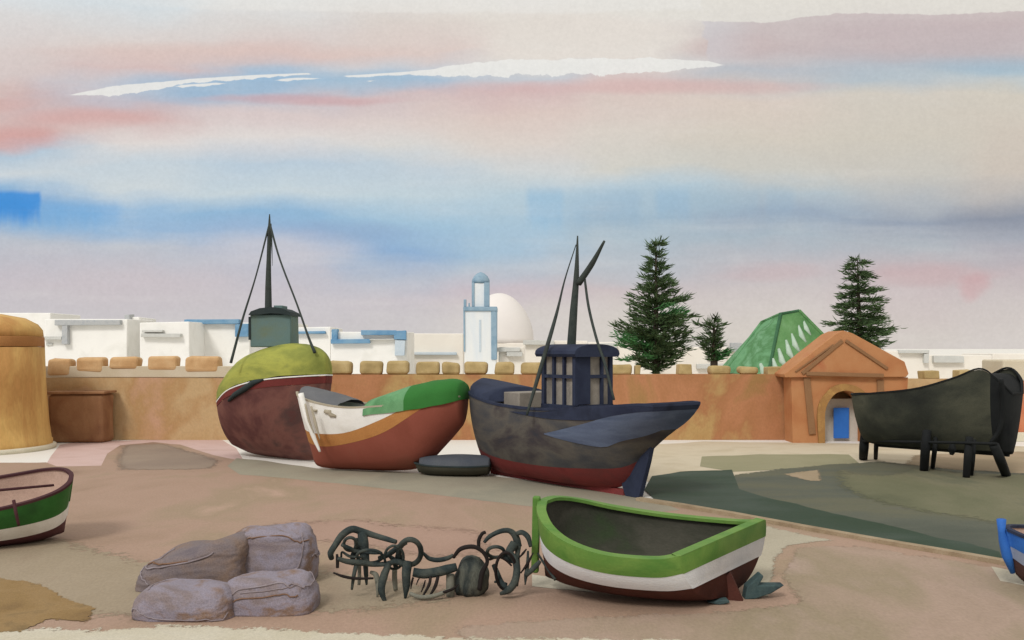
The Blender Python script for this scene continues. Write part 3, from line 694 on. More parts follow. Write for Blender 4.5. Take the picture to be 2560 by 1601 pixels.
# ------------------------------------------------------------------ boats
def interp(st, n):
    cols = list(zip(*st)); K = len(st); out = []
    for i in range(n+1):
        f = i/n*(K-1); k = min(int(f), K-2); tt = f-k
        row = []
        for c in cols:
            p0 = c[max(k-1,0)]; p1 = c[k]; p2 = c[k+1]; p3 = c[min(k+2,K-1)]
            m1 = (p2-p0)/2; m2 = (p3-p1)/2
            row.append((2*tt**3-3*tt**2+1)*p1+(tt**3-2*tt**2+tt)*m1+(-2*tt**3+3*tt**2)*p2+(tt**3-tt**2)*m2)
        out.append(row)
    return out
class Hull:
    """stations from stern to bow: x, half beam, keel z, rail z, fullness, rake, then band heights 0..1"""
    def __init__(s, st, n=34, skew=0, L=1): s.st = interp(st, n); s.n = n; s.skew = skew; s.L = L
    def pt(s, i, tt, side, off=0.0):
        x, hb, zk, zg, q, rk = s.st[i][:6]
        y = max(0, hb)*math.sin(math.pi/2*min(1, max(0, tt)))**q+off
        y = side*max(0, y)
        return Vector((x+rk*tt+s.skew*y*(.5-x/s.L if s.skew else 0), y, zk+(zg-zk)*tt))
    def band(s, name, m, parent, b0, b1, rows=5, off=0.0, wob=None, transom=True, i0=0, i1=None, taper=0):
        """b0, b1: fixed heights or the column of a band edge"""
        mb = MB(); i1 = s.n if i1 is None else i1
        def val(b, i): return s.st[i][b] if isinstance(b, int) and b >= 6 else b
        cur = [0]*2
        for side in (1, -1):
            rings = []
            for i in range(i0, i1+1):
                t0, t1 = val(b0, i), val(b1, i)
                if taper and i > i1-taper:
                    q = ((i-(i1-taper))/taper)**1.6*.5; t0, t1 = t0+(t1-t0)*q*.9, t1-(t1-t0)*q*1.05
                row = [s.pt(i, t0+(t1-t0)*j/rows, side, off) for j in range(rows+1)]
                if i == 0 and off: rings.append([p+Vector((-off,0,0)) for p in row])
                rings.append(row)
                if i == s.n and off: rings.append([p+Vector((off,0,0)) for p in row])
            mb.loft(rings, closed=False, caps=False)
        if transom and i0 == 0 and s.st[0][1] > .1:
            t0, t1 = val(b0, 0), val(b1, 0)
            rings = [[s.pt(0, t0+(t1-t0)*j/rows, 1, off)+Vector((-off,0,0)), s.pt(0, t0+(t1-t0)*j/rows, -1, off)+Vector((-off,0,0))] for j in range(rows+1)]
            mb.loft(rings, closed=False, caps=False)
        if transom and i1 == s.n and s.st[-1][1] > .02:
            t0, t1 = val(b0, s.n), val(b1, s.n)
            mb.loft([[s.pt(s.n, t0+(t1-t0)*j/rows, 1, off)+Vector((off,0,0)), s.pt(s.n, t0+(t1-t0)*j/rows, -1, off)+Vector((off,0,0))] for j in range(rows+1)], closed=False, caps=False)
        return mb.build(name, m, parent, True, wob=wob)
    def rail(s, name, m, parent, w=.09, h=.07, i0=0, i1=None, tt=1.0, out=.03):
        mb = MB(); i1 = s.n if i1 is None else i1
        path = [s.pt(i, tt, 1) for i in range(i0, i1+1)]
        back = [s.pt(i, tt, -1) for i in range(i1, i0-1, -1)]
        loop = path+back
        rings = []
        N = len(loop)
        for i, p in enumerate(loop):
            a, b = loop[i-1], loop[(i+1) % N]
            d_ = (b-a); d_.z = 0
            if d_.length < 1e-6: d_ = Vector((0,-1,0))
            d_.normalize(); nn = Vector((-d_.y, d_.x, 0))    # outward
            rings.append([p+nn*out+Vector((0,0,-h)), p+nn*out+Vector((0,0,h*.6)), p-nn*w+Vector((0,0,h*.6)), p-nn*w+Vector((0,0,-h))])
        rings.append(rings[0])
        mb.loft(rings, True, False)
        return mb.build(name, m, parent)
    def deck(s, name, m, parent, tt, inset=.06, i0=0, i1=None):
        mb = MB(); i1 = s.n if i1 is None else i1
        mb.loft([[s.pt(i, tt, 1, -inset)+Vector((0,0,0)), s.pt(i, tt, 1, -inset)*Vector((1,0,1))+Vector((0,0,.05)), s.pt(i, tt, -1, -inset)] for i in range(i0, i1+1)], closed=False, caps=False)
        return mb.build(name, m, parent, True)
    def inner(s, name, m, parent, t0, inset=.07):
        mb = MB()
        for side in (1, -1):
            mb.loft([[s.pt(i, t0+(1-t0)*j/4, side, -inset) for j in range(5)] for i in range(0, s.n+1)], closed=False, caps=False)
        mb.loft([[s.pt(0, t0+(1-t0)*j/4, 1, -inset)+Vector((inset,0,0)), s.pt(0, t0+(1-t0)*j/4, -1, -inset)+Vector((inset,0,0))] for j in range(5)], closed=False, caps=False)
        mb.loft([[s.pt(i, t0, 1, -inset), s.pt(i, t0, -1, -inset)] for i in range(0, s.n+1)], closed=False, caps=False)
        return mb.build(name, m, parent, True)
def settle(t, sink=.02):
    bpy.context.view_layer.update()
    mz_ = min((t.matrix_world @ v.co).z for ch in t.children for v in ch.data.vertices)
    t.location.z -= mz_+sink
def stroke(par, name, m, pts, rad, n=6, D=None, n_=6, smooth=True, flat=1.0):
    """bent bar through photo points (px, py, D) turned into the parent's own space"""
    I = inv(par)
    P = [I @ at(*p) for p in pts]
    if len(P) > 2:
        P2 = spline(P, n)
    else: P2 = P
    if hasattr(rad, '__len__'):
        rr = []
        for i in range(len(P2)):
            f = i/(len(P2)-1)*(len(rad)-1); k = min(int(f), len(rad)-2); rr.append(rad[k]+(rad[k+1]-rad[k])*(f-k))
    else: rr = rad
    return MB().tube(P2, rr, n_, flat=flat).build(name, m, par, smooth)

M['rig'] = wash('dark_rigging', [(48,58,56),(62,70,66),(54,58,56)], 2, k=KV, bump=0)
M['maroon'] = wash('maroon_paint', [(84,48,46),(102,60,56),(126,80,70),(90,64,60),(104,50,48)], .3, (1,1,1.2), k=KV*.92, bump=.15, grain=.08, dist=.3)
M['redtop'] = wash('red_paint', [(104,42,38),(118,48,44)], 1, k=KV)
M['olivep'] = wash('olive_canvas', [(116,124,46),(136,142,54),(162,164,58),(122,130,58)], .5, (.5,1.6,1.6), k=KV, bump=.2, grain=.08)
M['whitep'] = wash('white_paint', [(220,218,210),(232,230,224),(214,210,200)], .8, k=1.04, grain=.03)
M['teal'] = wash('teal_paint', [(88,114,114),(98,124,122),(108,120,92)], .5, k=KV, grain=.05)
M['dteal'] = wash('dark_teal_paint', [(42,54,56),(52,62,62)], 1, k=KV)
M['ochrep'] = wash('ochre_paint', [(176,112,48),(192,130,60),(184,122,54)], .6, k=KV)
M['brickred'] = wash('brick_red_paint', [(142,72,54),(154,80,62),(146,86,66)], .4, k=KV, grain=.05)
M['green'] = wash('green_canvas', [(40,110,38),(46,120,44)], .5, k=KV, grain=.06)
M['greenL'] = wash('light_green_canvas', [(84,140,90),(100,156,104),(72,126,76)], .6, k=KV, grain=.08)
M['greycan'] = wash('grey_canvas', [(96,98,102),(112,112,114)], .8, k=KV)
M['taupep'] = wash('taupe_paint', [(166,154,130),(178,168,146)], 1, k=KV)

# --- A: maroon trawler under an olive canvas
A = thing('trawler', 'maroon trawler under olive canvas with grey wheelhouse and tall mast', 'fishing boat', at(690, 1140, 53.4)*Vector((1,1,0)), (0, 0, R(-38)))
hA = Hull([(-3.7,.9,.9,3.0,.55,-.1,.93),(-3.1,1.5,.35,3.05,.5,-.1,.93),(-1.8,1.85,.1,3.7,.5,0,.93),(0,1.95,.05,4.15,.5,0,.93),(1.8,1.75,.05,4.42,.6,.1,.93),(3.0,1.0,.1,4.55,.8,.4,.93),(3.5,.05,.2,4.6,1,.55,.93)])
hA.band('hull', M['maroon'], A, 0.0, .90, 8)
hA.band('sheer_strake', M['redtop'], A, .902, .985, 2, off=.02)
hA.rail('rail', M['whitep'], A, .1, .04)
# canvas arched over the deck
rings = []
for i in range(0, hA.n+1):
    x, hb, zk, zg = hA.st[i][:4]; f = i/hA.n
    ht = .60+1.30*math.sin(math.pi*min(1, max(0, .12+.88*f))**1.15)**.8 if f < .97 else .55+.6*(1-f)/.03*.4
    rings.append([Vector((x+hA.st[i][5], hb*1.01*math.cos(a)*1.0, zg+.06+ht*math.sin(a)**.8)) for a in [math.pi*j/14 for j in range(15)]])
mb = MB(); mb.loft(rings, closed=False, caps=False)
mb.add(rings[0], [tuple(range(15))]); mb.add(rings[-1], [tuple(range(15))])
mb.build('canvas_cover', M['olivep'], A, True, wob=(.05, .9))
IA = inv(A)
def abox(name, m, px0, px1, py0, py1, D, dep, par, bevel=.05, wob=None):
    """box facing the viewer's side of the yard"""
    mb = MB().box(wx(px0,D), wx(px1,D), D, D+dep, wz(py1,D), wz(py0,D)); I = inv(par)
    mb.v = [I @ p for p in mb.v]
    return mb.build(name, m, par, bevel=bevel, wob=wob)
abox('wheelhouse', M['teal'], 626, 727, 787, 868, 52.6, 2.0, A, .06, (.04, .8))
wr = MB(); 
for q in range(1):
    pts = [(622,788),(628,779),(650,771),(678,768),(706,771),(724,780),(729,790),(700,785),(676,784),(650,787)]
    wr.prism([(wx(a,52.5), wz(b,52.5)) for a, b in pts], 52.4, 54.8)
wr.v = [IA @ p for p in wr.v]; wr.build('wheelhouse_roof', M['dteal'], A)
abox('window', M['dteal'], 621, 627, 792, 850, 52.55, 1.6, A, .02, (.03, 2))
abox('roof_hatch', M['teal'], 684, 706, 764, 778, 52.9, 1.2, A, .03)
stroke(A, 'mast', M['rig'], [(671,790,53.2),(671,700,53.2),(673,600,53.2),(674,536,53.2)], [.20,.17,.12,.10,.03], 8)
stroke(A, 'stay', M['rig'], [(673,562,53.2),(640,690,52.8),(606,800,52.2),(577,908,51.6)], [.05,.04,.06,.075], 6)
stroke(A, 'stay', M['rig'], [(675,562,53.2),(700,650,52.6),(742,760,51.6),(770,840,51),(787,882,50.6)], [.06,.05,.05,.06,.09], 6)
stroke(A, 'stay', M['rig'], [(676,560,53.2),(679,600,53.1),(681,665,53.1)], [.06,.04,.01], 6)

# --- B: white, ochre and red boat under a green canvas
B = thing('fishing_boat', 'white and brick red fishing boat with green canvas over its stern', 'fishing boat', at(940, 1180, 47.7)*Vector((1,1,0)), (0, 0, R(163)))
hB = Hull([(-4.5,.75,2.35,3.75,.6,0,.999,1.0),(-3.7,1.3,1.45,3.6,.55,0,.985,.995),(-2.5,1.55,.35,3.45,.5,0,.82,.97),(-1.0,1.65,.08,3.3,.5,0,.60,.80),(.8,1.65,.05,3.2,.5,0,.45,.62),(2.2,1.4,.05,3.35,.6,.15,.36,.55),(3.1,.8,.15,3.6,.8,.6,.34,.52),(3.35,.05,.4,3.8,1,.95,.36,.52)])
hB.band('hull_bottom', M['brickred'], B, 0.0, 6, 6)
hB.band('ochre_strake', M['ochrep'], B, 6, 7, 3, off=.008)
hB.band('white_strake', M['whitep'], B, 7, 1.0, 4, off=.012)
hB.rail('rail', M['taupep'], B, .09, .05)
hB.deck('deck', M['greycan'], B, .9, .05)
# canvas over the stern
rings = []
for i in range(0, int(hB.n*.52)+1):
    x, hb, zk, zg = hB.st[i][:4]; f = i/(hB.n*.52)
    ht = .95*(1-.75*max(0, (f-.35)/.65)**2) if f > .35 else .95-.35*((.35-f)/.35)**2
    low = .42-.25*(1-f)
    rings.append([Vector((x-.05*(1-f), (hb+.06)*math.cos(a), zg-low+(ht+low)*math.sin(a)**.55)) for a in [math.pi*j/16 for j in range(17)]])
k_ = int(len(rings)*.62)
for nm, mk, rr in (('canvas_cover', 'green', rings[:k_+1]), ('canvas_cover', 'greenL', rings[k_:])):
    mb = MB(); mb.loft(rr, closed=False, caps=False)
    if mk == 'green': mb.add(rr[0], [tuple(range(17))])
    else: mb.add(rr[-1], [tuple(range(17))])
    mb.build(nm, M[mk], B, True, wob=(.05, 1.3))
# grey tarpaulin over the bow
rings = []
for i in range(int(hB.n*.62), hB.n-2):
    x, hb, zk, zg, q, rk = hB.st[i][:6]; f = (i-hB.n*.62)/(hB.n*.38)
    rings.append([Vector((x+rk, (hb-.12)*math.cos(a), zg-.05+(.15+.75*math.sin(math.pi*min(1, f*.75+.25))**1.4*(.3+.7*f))*math.sin(a))) for a in [math.pi*j/10 for j in range(11)]])
MB().loft(rings, closed=False, caps=False).build('tarpaulin', M['greycan'], B, True, wob=(.08, 1.2))
stroke(B, 'stem_post', M['whitep'], [(752,985,47.2),(766,1040,46.9),(783,1090,46.7),(800,1130,46.6)], [.16,.14,.12,.06], 6)
stroke(B, 'stem_strip', M['taupep'], [(763,1010,46.85),(772,1050,46.7),(784,1082,46.6)], [.05,.07,.02], 6)
stroke(B, 'stem_strip', M['taupep'], [(778,1016,46.4),(789,1060,46.3),(800,1100,46.25)], [.05,.08,.02], 6)
IB = inv(B)
def onhull(h, t_, px, py, side, off=.03):
    """nearest spot on the hull side seen at a photo point"""
    best = None
    bpy.context.view_layer.update()
    for i in range(h.n+1):
        for j in range(61):
            w_ = t_.matrix_world @ h.pt(i, j/60, side, off)
            if w_.y < 1: continue
            qx = 1280+w_.x/w_.y*F; qy = HZ+(EYE-w_.z)/w_.y*F
            d2 = (qx-px)**2+(qy-py)**2
            if best is None or d2 < best[0]: best = (d2, h.pt(i, j/60, side, off))
    return best[1]
pts = [onhull(hA, A, x, y, -1, .05) for x, y in ((572,1002),(590,988),(612,970),(636,956),(656,948))]
MB().tube(pts, [.07,.14,.17,.15,.05], 7).build('fender_strip', M['dteal'], A, True)
a = onhull(hB, B, 794, 1027, 1); MB().lathe([(.12,-.05),(.13,0),(.12,.05)], a, 12).build('hawse_hole', M['taupep'], B, True)
pts = [onhull(hB, B, x, y, 1) for x, y in ((808,1030),(820,1033),(832,1036),(840,1041))]
MB().tube(pts, [.10,.12,.11,.06], 7).build('hawse_hole', M['taupep'], B, True)
MB().box(-2.75,-2.45,-.08,.08,-.0,.7).build('skeg', M['brickred'], B)

# --- C: dark blue-grey trawler with red bottom
M['cgrey'] = wash('grey_black_paint', [(58,62,70),(78,78,80),(98,93,86),(72,66,68),(54,58,68),(92,88,82)], .35, (.6,.6,1.4), k=KV, grain=.08, bump=.15, dist=.3)
M['cnavy'] = wash('navy_paint', [(40,46,68),(48,56,78),(36,42,60)], .8, k=KV, grain=.06)
M['cblue'] = wash('slate_blue_paint', [(78,92,120),(98,112,138),(86,98,124),(66,76,98)], .6, (.5,.5,2.5), k=KV, grain=.08)
M['cred'] = wash('antifoul_red', [(118,44,44),(136,54,52),(108,56,54)], .5, k=KV)
M['cpale'] = wash('pale_grey_board', [(134,126,116),(150,142,130),(122,116,108)], 1.2, k=KV, grain=.1)
Cc = thing('trawler', 'dark grey-blue trawler with red bottom, navy-roofed wheelhouse and forked mast', 'fishing boat', (1.9, 43.4, 0), (0, 0, R(128)))
hC = Hull([(-6.75,1.3,2.7,3.85,.7,-.45,.0,.12,.78),(-6.2,1.6,2.3,3.85,.75,-.35,.0,.2,.80),(-5.3,1.85,1.55,3.75,.75,-.15,.0,.36,.82),(-4.2,1.92,.35,3.65,.75,0,.24,.50,.84),(-1.5,2.0,.05,3.45,.5,0,.27,.55,.86),(1.5,1.95,.05,3.5,.5,0,.26,.6,.88),(3.6,1.65,.05,3.72,.55,.05,.28,.7,.9),(4.8,1.15,.15,3.9,.65,.12,.34,.8,.92),(5.35,.05,.35,3.98,1,.15,.4,.86,.93)])
hC.band('hull', M['cgrey'], Cc, 6, 1.0, 8)
hC.band('hull_bottom', M['cred'], Cc, 0.0, 6, 4, off=.004)
hC.band('blue_strake', M['cblue'], Cc, 7, 8, 4, off=.02, i1=int(hC.n*.50), taper=6)
hC.band('rail_strake', M['cnavy'], Cc, 8, 1.0, 3, off=.03, i1=int(hC.n*.60), taper=8)
hC.rail('rail', M['cnavy'], Cc, .12, .07)
hC.deck('deck', M['cpale'], Cc, .86, .06)
MB().box(-4.4,4.6,-.12,.12,-.0,.25).build('keel', M['cred'], Cc)
MB().prism([(-5.25,.0),(-4.5,.0),(-4.3,.45),(-4.5,1.3),(-5.3,1.75),(-5.95,2.25),(-5.75,1.5)], -.13, .13).build('rudder', M['cnavy'], Cc, bevel=.03)
# foredeck shelter
rings = []
for i in range(int(hC.n*.70), hC.n-1):
    x, hb, zk, zg, q, rk = hC.st[i][:6]
    rings.append([Vector((x+rk, (hb-.02)*math.cos(a), zg-.02+.62*math.sin(a)**.7)) for a in [math.pi*j/10 for j in range(11)]])
mb = MB().loft(rings, closed=False, caps=False); mb.add(rings[0], [tuple(range(11))]); mb.build('foredeck', M['cnavy'], Cc, True)
i_ = int(hC.n*.70); xw = hC.st[i_][0]
MB().box(xw-1.2, xw-.05, -1.0, 1.0, 3.3, 4.0).build('hatch_coaming', M['cpale'], Cc, bevel=.04)
# wheelhouse
wx0, wx1, wy = -2.45, -.45, 1.0
zb, zt_ = 3.3, 5.72
MB().box(wx0+.06, wx1-.06, -wy+.06, wy-.06, zb, zt_).build('wheelhouse', M['cpale'], Cc, bevel=.02)
for (x, y) in ((wx0,-wy),(wx0,wy),(wx1,-wy),(wx1,wy)):
    MB().box(x-.09, x+.09, y-.09, y+.09, zb-.02, zt_+.02).build('post', M['cnavy'], Cc, bevel=.02)
for y in (-wy, wy):
    for x in (wx0+.67, wx0+1.33):
        MB().box(x-.06, x+.06, y-.075, y+.075, zb, zt_).build('mullion', M['cnavy'], Cc)
    MB().box(wx0+.1, wx1-.1, y-.085, y+.085, 4.72, 4.86).build('sill', M['cnavy'], Cc)
    MB().box(wx0-.1, wx1+.1, y-.10, y+.10, 3.42, 3.60).build('sill', M['cnavy'], Cc)
for x in (wx0, wx1):
    MB().box(x-.085, x+.085, -wy+.1, wy-.1, 4.72, 4.86).build('sill', M['cnavy'], Cc)
    MB().box(x-.10, x+.10, -wy-.1, wy+.1, 3.42, 3.60).build('sill', M['cnavy'], Cc)
    MB().box(x-.07, x+.07, -.56, -.44, zb, zt_).build('mullion', M['cnavy'], Cc)
MB().box(wx0-.09, wx0+.05, .2, .92, 3.62, zt_).build('door', M['cnavy'], Cc, bevel=.03)
rf = []
for a in [math.pi*j/12 for j in range(13)]:
    rf.append((-1.28*math.cos(a), zt_+.02+.42*math.sin(a)**.8))
rf = rf+[(1.2,zt_-.1),(-1.2,zt_-.1)]
mb = MB(); rr = [[Vector((x, p[0], p[1])) for p in rf] for x in (wx0-.3, (wx0+wx1)/2, wx1+.3)]
mb.loft(rr); mb.build('wheelhouse_roof', M['cnavy'], Cc, bevel=0)
stroke(Cc, 'mast', M['rig'], [(1428,872,42.3),(1434,780,42.3),(1441,690,42.3),(1444,590,42.3)], [.20,.17,.12,.03], 8)
stroke(Cc, 'boom', M['rig'], [(1446,710,42.1),(1480,660,41.6),(1511,603,41)], [.14,.12,.05], 6)
for seg in ([(1433,628,42.3),(1431,640,42.3)],):
    pass
stroke(Cc, 'stay', M['rig'], [(1440,612,42.3),(1412,700,42.2),(1390,790,41.9),(1352,920,41.3),(1317,1038,40.9)], [.02,.03,.05,.09,.09,.05], 6)
stroke(Cc, 'stay', M['rig'], [(1461,692,42),(1472,770,41.4),(1492,850,40.8),(1512,910,40.3),(1535,1000,39.6)], [.05,.06,.06,.06,.05], 6)

# --- D: black boat on props
M['black'] = wash('tarred_black', [(22,24,26),(32,34,34),(26,28,30)], .6, k=KV, grain=.08)
M['blackgreen'] = wash('weathered_black', [(40,42,38),(60,62,52),(84,84,68),(46,48,44)], .35, (.7,.7,1), k=KV*.9, grain=.1)
Dd = thing('beached_boat', 'black tarred boat propped on wooden posts in front of the gatehouse', 'fishing boat', (20.85, 48.6, 0), (0, 0, R(-50)))
hD = Hull([(a*.88, *r_) for a, *r_ in [(-4.4,.45,1.7,3.6,.6,-.35),(-4.0,1.1,1.1,3.6,.42,-.2),(-2.5,1.6,.96,3.75,.35,0),(0,1.75,.95,4.05,.34,0),(2.0,1.7,.95,4.6,.36,.05),(3.2,1.5,.97,5.05,.4,.12),(3.9,1.25,1.0,4.55,.45,.2),(4.25,.6,1.05,3.9,.5,.25)]])
kk = int(hD.n*.80)
hD.band('hull', M['blackgreen'], Dd, .05, .985, 8, i1=kk)
hD.band('bow_planking', M['black'], Dd, .05, .985, 8, i0=kk)
hD.band('keel_planking', M['black'], Dd, 0.0, .05, 2, off=.01)
hD.rail('rail', M['black'], Dd, .1, .05)
hD.deck('deck', M['black'], Dd, .93)
stroke(Dd, 'stem_post', M['black'], [(2502,948,44.4),(2508,1000,44.6),(2500,1070,44.9),(2476,1108,45.1)], [.12,.12,.11,.08], 6)
for pts, r_ in ([((2163,1085,51.6),(2160,1120,51.6),(2158,1149,52.6)), .25],[((2192,1090,50.8),(2190,1120,50.8),(2189,1148,52.4)), .12],
        [((2318,1078,47.2),(2314,1120,47.0),(2310,1178,47.6)), .23],[((2340,1090,47.4),(2336,1130,47.2),(2331,1172,48.4)), .12],
        [((2424,1094,45.2),(2420,1140,45.0),(2416,1195,45.2)), .18],[((2436,1100,45.6),(2432,1150,45.4),(2428,1190,46)), .11],
        [((2484,1112,44.4),(2500,1150,44.6),(2516,1190,45.8)), .23]):
    P = list(pts); last = P[-1]; P[-1] = (last[0], last[1], EYE*F/(last[1]-HZ))
    stroke(Dd, 'prop_post', M['black'], P, [r_*.95, r_, r_*.9], 5, n_=7)
stroke(Dd, 'crossbar', M['black'], [(2158,1103,51.3),(2318,1106,46.9),(2424,1108,44.9),(2492,1110,44.2)], .075, 4)
MB().tube([(-3.1,0,.98),(3.6,0,1.02)], .11, 6).build('keel', M['black'], Dd)
stroke(Dd, 'hanging_block', M['black'], [(2382,1110,46.2),(2381,1125,46.2),(2379,1138,46.2)], [.12,.2,.08], 5, n_=7)

# --- E: green, white and maroon boat cut by the left edge
M['leaf'] = wash('leaf_green_paint', [(34,96,30),(44,108,38),(38,88,34)], .9, k=KV, grain=.06, rough=.6)
M['plum'] = wash('plum_paint', [(84,46,50),(98,56,58)], .8, k=KV, grain=.05, rough=.6)
M['wood'] = wash('old_wood', [(176,146,130),(190,160,142),(168,138,120)], 1.2, k=KV)
M['plumline'] = wash('plum_dark', [(70,38,44),(82,48,50)], 1, k=KV)
def small_hull(S=1.0, sheer=1.0):
    return [(-2.7*S,1.0*S,.10,1.05,.5,-.15,.40,.72),(-1.6*S,1.22*S,.02,1.02,.45,0,.40,.72),(0,1.3*S,0,1.05,.45,0,.40,.70),(1.3*S,1.1*S,0,1.2,.5,.05,.40,.68),(2.1*S,.7*S,.04,1.4,.6,.15,.40,.66),(2.45*S,.05,.12,1.6,.9,.3,.40,.64)]
E = thing('rowing_boat', 'green, white and plum rowing boat cut off by the left edge', 'rowing boat', (-16.75, 29.7, 0), (R(11), 0, R(30)))
hE = Hull([(a*1.1, b*1.1, c*1.25, d_*1.25, *r_) for a, b, c, d_, *r_ in [(-2.7,1.0,.10,1.15,.5,-.15,.30,.62),(-1.6,1.3,.02,1.15,.45,0,.30,.62),(0,1.4,0,1.2,.42,0,.30,.60),(1.3,1.36,0,1.36,.42,.05,.30,.58),(2.15,1.15,.04,1.52,.46,.12,.30,.56),(2.55,.7,.10,1.62,.55,.18,.30,.55),(2.68,.10,.15,1.66,.8,.2,.30,.55)]])
hE.band('hull_bottom', M['plum'], E, 0.0, 6, 4)
hE.band('white_strake', M['whitep'], E, 6, 7, 3, off=.02)
hE.band('green_strake', M['leaf'], E, 7, 1.0, 3, off=.03)
hE.rail('gunwale', M['plumline'], E, .1, .05)
hE.inner('lining', M['wood'], E, .35)
MB().box(.2,.6,-1.3,1.3,1.02,1.08).build('thwart', M['greycan'], E)
MB().tube([(-1.5,.5,1.45),(2.6,-.3,1.85)], [.05,.04], 7).build('oar', M['plumline'], E, True)
stroke(E, 'rub_strip', M['plumline'], [(34,1250,28.7),(40,1282,28.6),(47,1313,28.7)], [.05,.05,.04], 5)
settle(E)

# --- F: foreground green boat heeled toward us
M['lime'] = wash('lime_green_paint', [(76,124,38),(86,132,44),(104,142,52),(80,128,42)], .9, (.5,1,1), k=KV, grain=.06, rough=.6)
M['whiteF'] = wash('cool_white_paint', [(216,220,226),(228,231,235),(220,224,230)], 1.5, k=1.0, grain=.04, bump=.3, rough=.7)
M['brownF'] = wash('brown_paint', [(78,40,32),(90,48,38),(70,38,32)], .8, k=KV, grain=.05)
M['dark_in'] = wash('tarred_lining', [(60,60,50),(72,70,60),(56,58,46),(50,66,38)], .9, (.5,1,1), k=KV, grain=.1)
Ff = thing('rowing_boat', 'lime green rowing boat with white band, lying heeled in the foreground', 'rowing boat', (2.84, 23.98, 0), (R(-6.1), R(-2.6), R(166.2)))
hF = Hull([(-2.42,1.76,.12,1.52,.45,.2,.42,.72),(-1.65,1.87,.02,1.43,.45,.05,.42,.70),(-.29,1.91,0,1.43,.45,.05,.42,.70),(.85,1.74,0,1.57,.5,.05,.42,.70),(1.56,1.38,.03,1.78,.55,.10,.44,.70),(1.94,.76,.08,1.95,.65,.15,.46,.70),(2.08,.08,.14,2.02,.9,.18,.46,.70)], skew=.52, L=4.84)
hF.band('hull_bottom', M['brownF'], Ff, 0.0, 6, 5)
hF.band('white_strake', M['whiteF'], Ff, 6, 7, 3, off=.025)
hF.band('green_strake', M['lime'], Ff, 7, 1.0, 3, off=.035)
hF.rail('gunwale', M['lime'], Ff, .20, .05)
hF.inner('lining', M['dark_in'], Ff, .38)
MB().box(2.25,2.43,-.09,.09,.2,2.14).build('stem_post', M['lime'], Ff, bevel=.04)
MB().prism([(-2.75,-.02),(-2.35,-.02),(-1.8,.1),(-2.4,.7)], -.07, .07).build('skeg', M['brownF'], Ff)
settle(Ff, .05)
# chocks under it
M['chock'] = wash('dark_teal_wood', [(54,76,78),(66,86,86),(46,62,66)], 2, k=KV)
def chock(label, pts, D, dep):
    o = gp(*pts[0]); 
    poly = [(wx(a,D), wz(b,D)) for a, b in pts]
    mn = min(p[1] for p in poly); poly = [(a, b-mn) for a, b in poly]
    ob = MB().prism(poly, D, D+dep).build('wedge', M['chock'], origin=(poly[0][0], D, 0), bevel=.03)
    return tag(ob, label, 'wedge', 'wooden wedges under the lime green boat')
chock('pointed teal wedge leaning against the stern of the lime green boat', [(1862,1502),(1868,1470),(1904,1438),(1910,1444),(1898,1466),(1962,1466),(1930,1486),(1890,1500)], EYE*F/(1500-HZ), .35)
chock('small flat dark wedge under the keel of the lime green boat', [(1770,1508),(1800,1500),(1822,1501),(1826,1508),(1800,1514)], EYE*F/(1514-HZ), .3)

# --- G: blue boat cut by the right edge
M['azure'] = wash('azure_paint', [(28,98,186),(38,110,200),(34,104,180)], .9, k=KV, grain=.05, rough=.6)
M['mist'] = wash('misty_blue_paint', [(140,152,176),(154,166,188)], 1, k=KV, grain=.04)
M['umber'] = wash('umber_paint', [(74,50,46),(90,62,56)], 1, k=KV)
G = thing('rowing_boat', 'azure blue boat with upright stem post cut off by the right edge', 'rowing boat', (15.22, 24.6, 0), (R(-5), 0, R(176)))
hG = Hull([(a, b, c*1.08, d_*1.08, *r_) for a, b, c, d_, *r_ in [(-2.7,1.0,.10,1.15,.5,-.15,.36,.68),(-1.6,1.22,.02,1.05,.45,0,.36,.68),(0,1.3,0,1.05,.45,0,.36,.68),(1.3,1.15,0,1.15,.5,.05,.36,.66),(2.2,.7,.06,1.28,.6,.2,.36,.64),(2.55,.06,.3,1.38,.9,.28,.36,.62)]])
hG.band('hull_bottom', M['umber'], G, 0.0, 6, 4)
hG.band('pale_strake', M['mist'], G, 6, 7, 3, off=.02)
hG.band('blue_strake', M['azure'], G, 7, 1.0, 3, off=.03)
hG.rail('gunwale', M['cnavy'], G, .1, .045)
hG.inner('lining', M['wood'], G, .35)
MB().tube([(2.62,0,.35),(2.78,0,.8),(2.88,0,1.2),(2.93,0,1.4),(2.95,0,1.72)], [.06,.13,.12,.09,.12], 8).build('stem_post', M['azure'], G, True)
settle(G)

# --- H: small dark dinghy between the two boats
H = thing('dinghy', 'small dark dinghy under a slate cover between the red and grey boats', 'dinghy', at(1130, 1190, 46.2)*Vector((1,1,0)), (0, 0, R(172)))
M['hslate'] = wash('slate_cover', [(72,78,88),(86,90,96)], .9, k=KV)
M['holive'] = wash('dark_olive_paint', [(62,62,52),(78,76,62)], .9, k=KV)
hH = Hull([(-1.75,.6,.1,.58,.5,-.1),(-1.0,.85,.02,.55,.5,0),(0,.9,0,.55,.5,0),(1.0,.7,.02,.56,.6,.05),(1.6,.05,.15,.6,.9,.2)])
hH.band('hull', M['holive'], H, 0.0, 1.0, 6)
rings = []
for i in range(0, hH.n-3):
    x, hb, zk, zg, q, rk = hH.st[i][:6]; f = i/hH.n
    rings.append([Vector((x+rk, hb*math.cos(a), zg+.02+.46*(.4+.6*math.sin(math.pi*min(1,f*.8+.2)))*math.sin(a))) for a in [math.pi*j/10 for j in range(11)]])
mb = MB().loft(rings, closed=False, caps=False); mb.add(rings[0], [tuple(range(11))]); mb.add(rings[-1], [tuple(range(11))]); mb.build('cover', M['hslate'], H, True)
hH.rail('gunwale', M['dteal'], H, .06, .04)
settle(H)

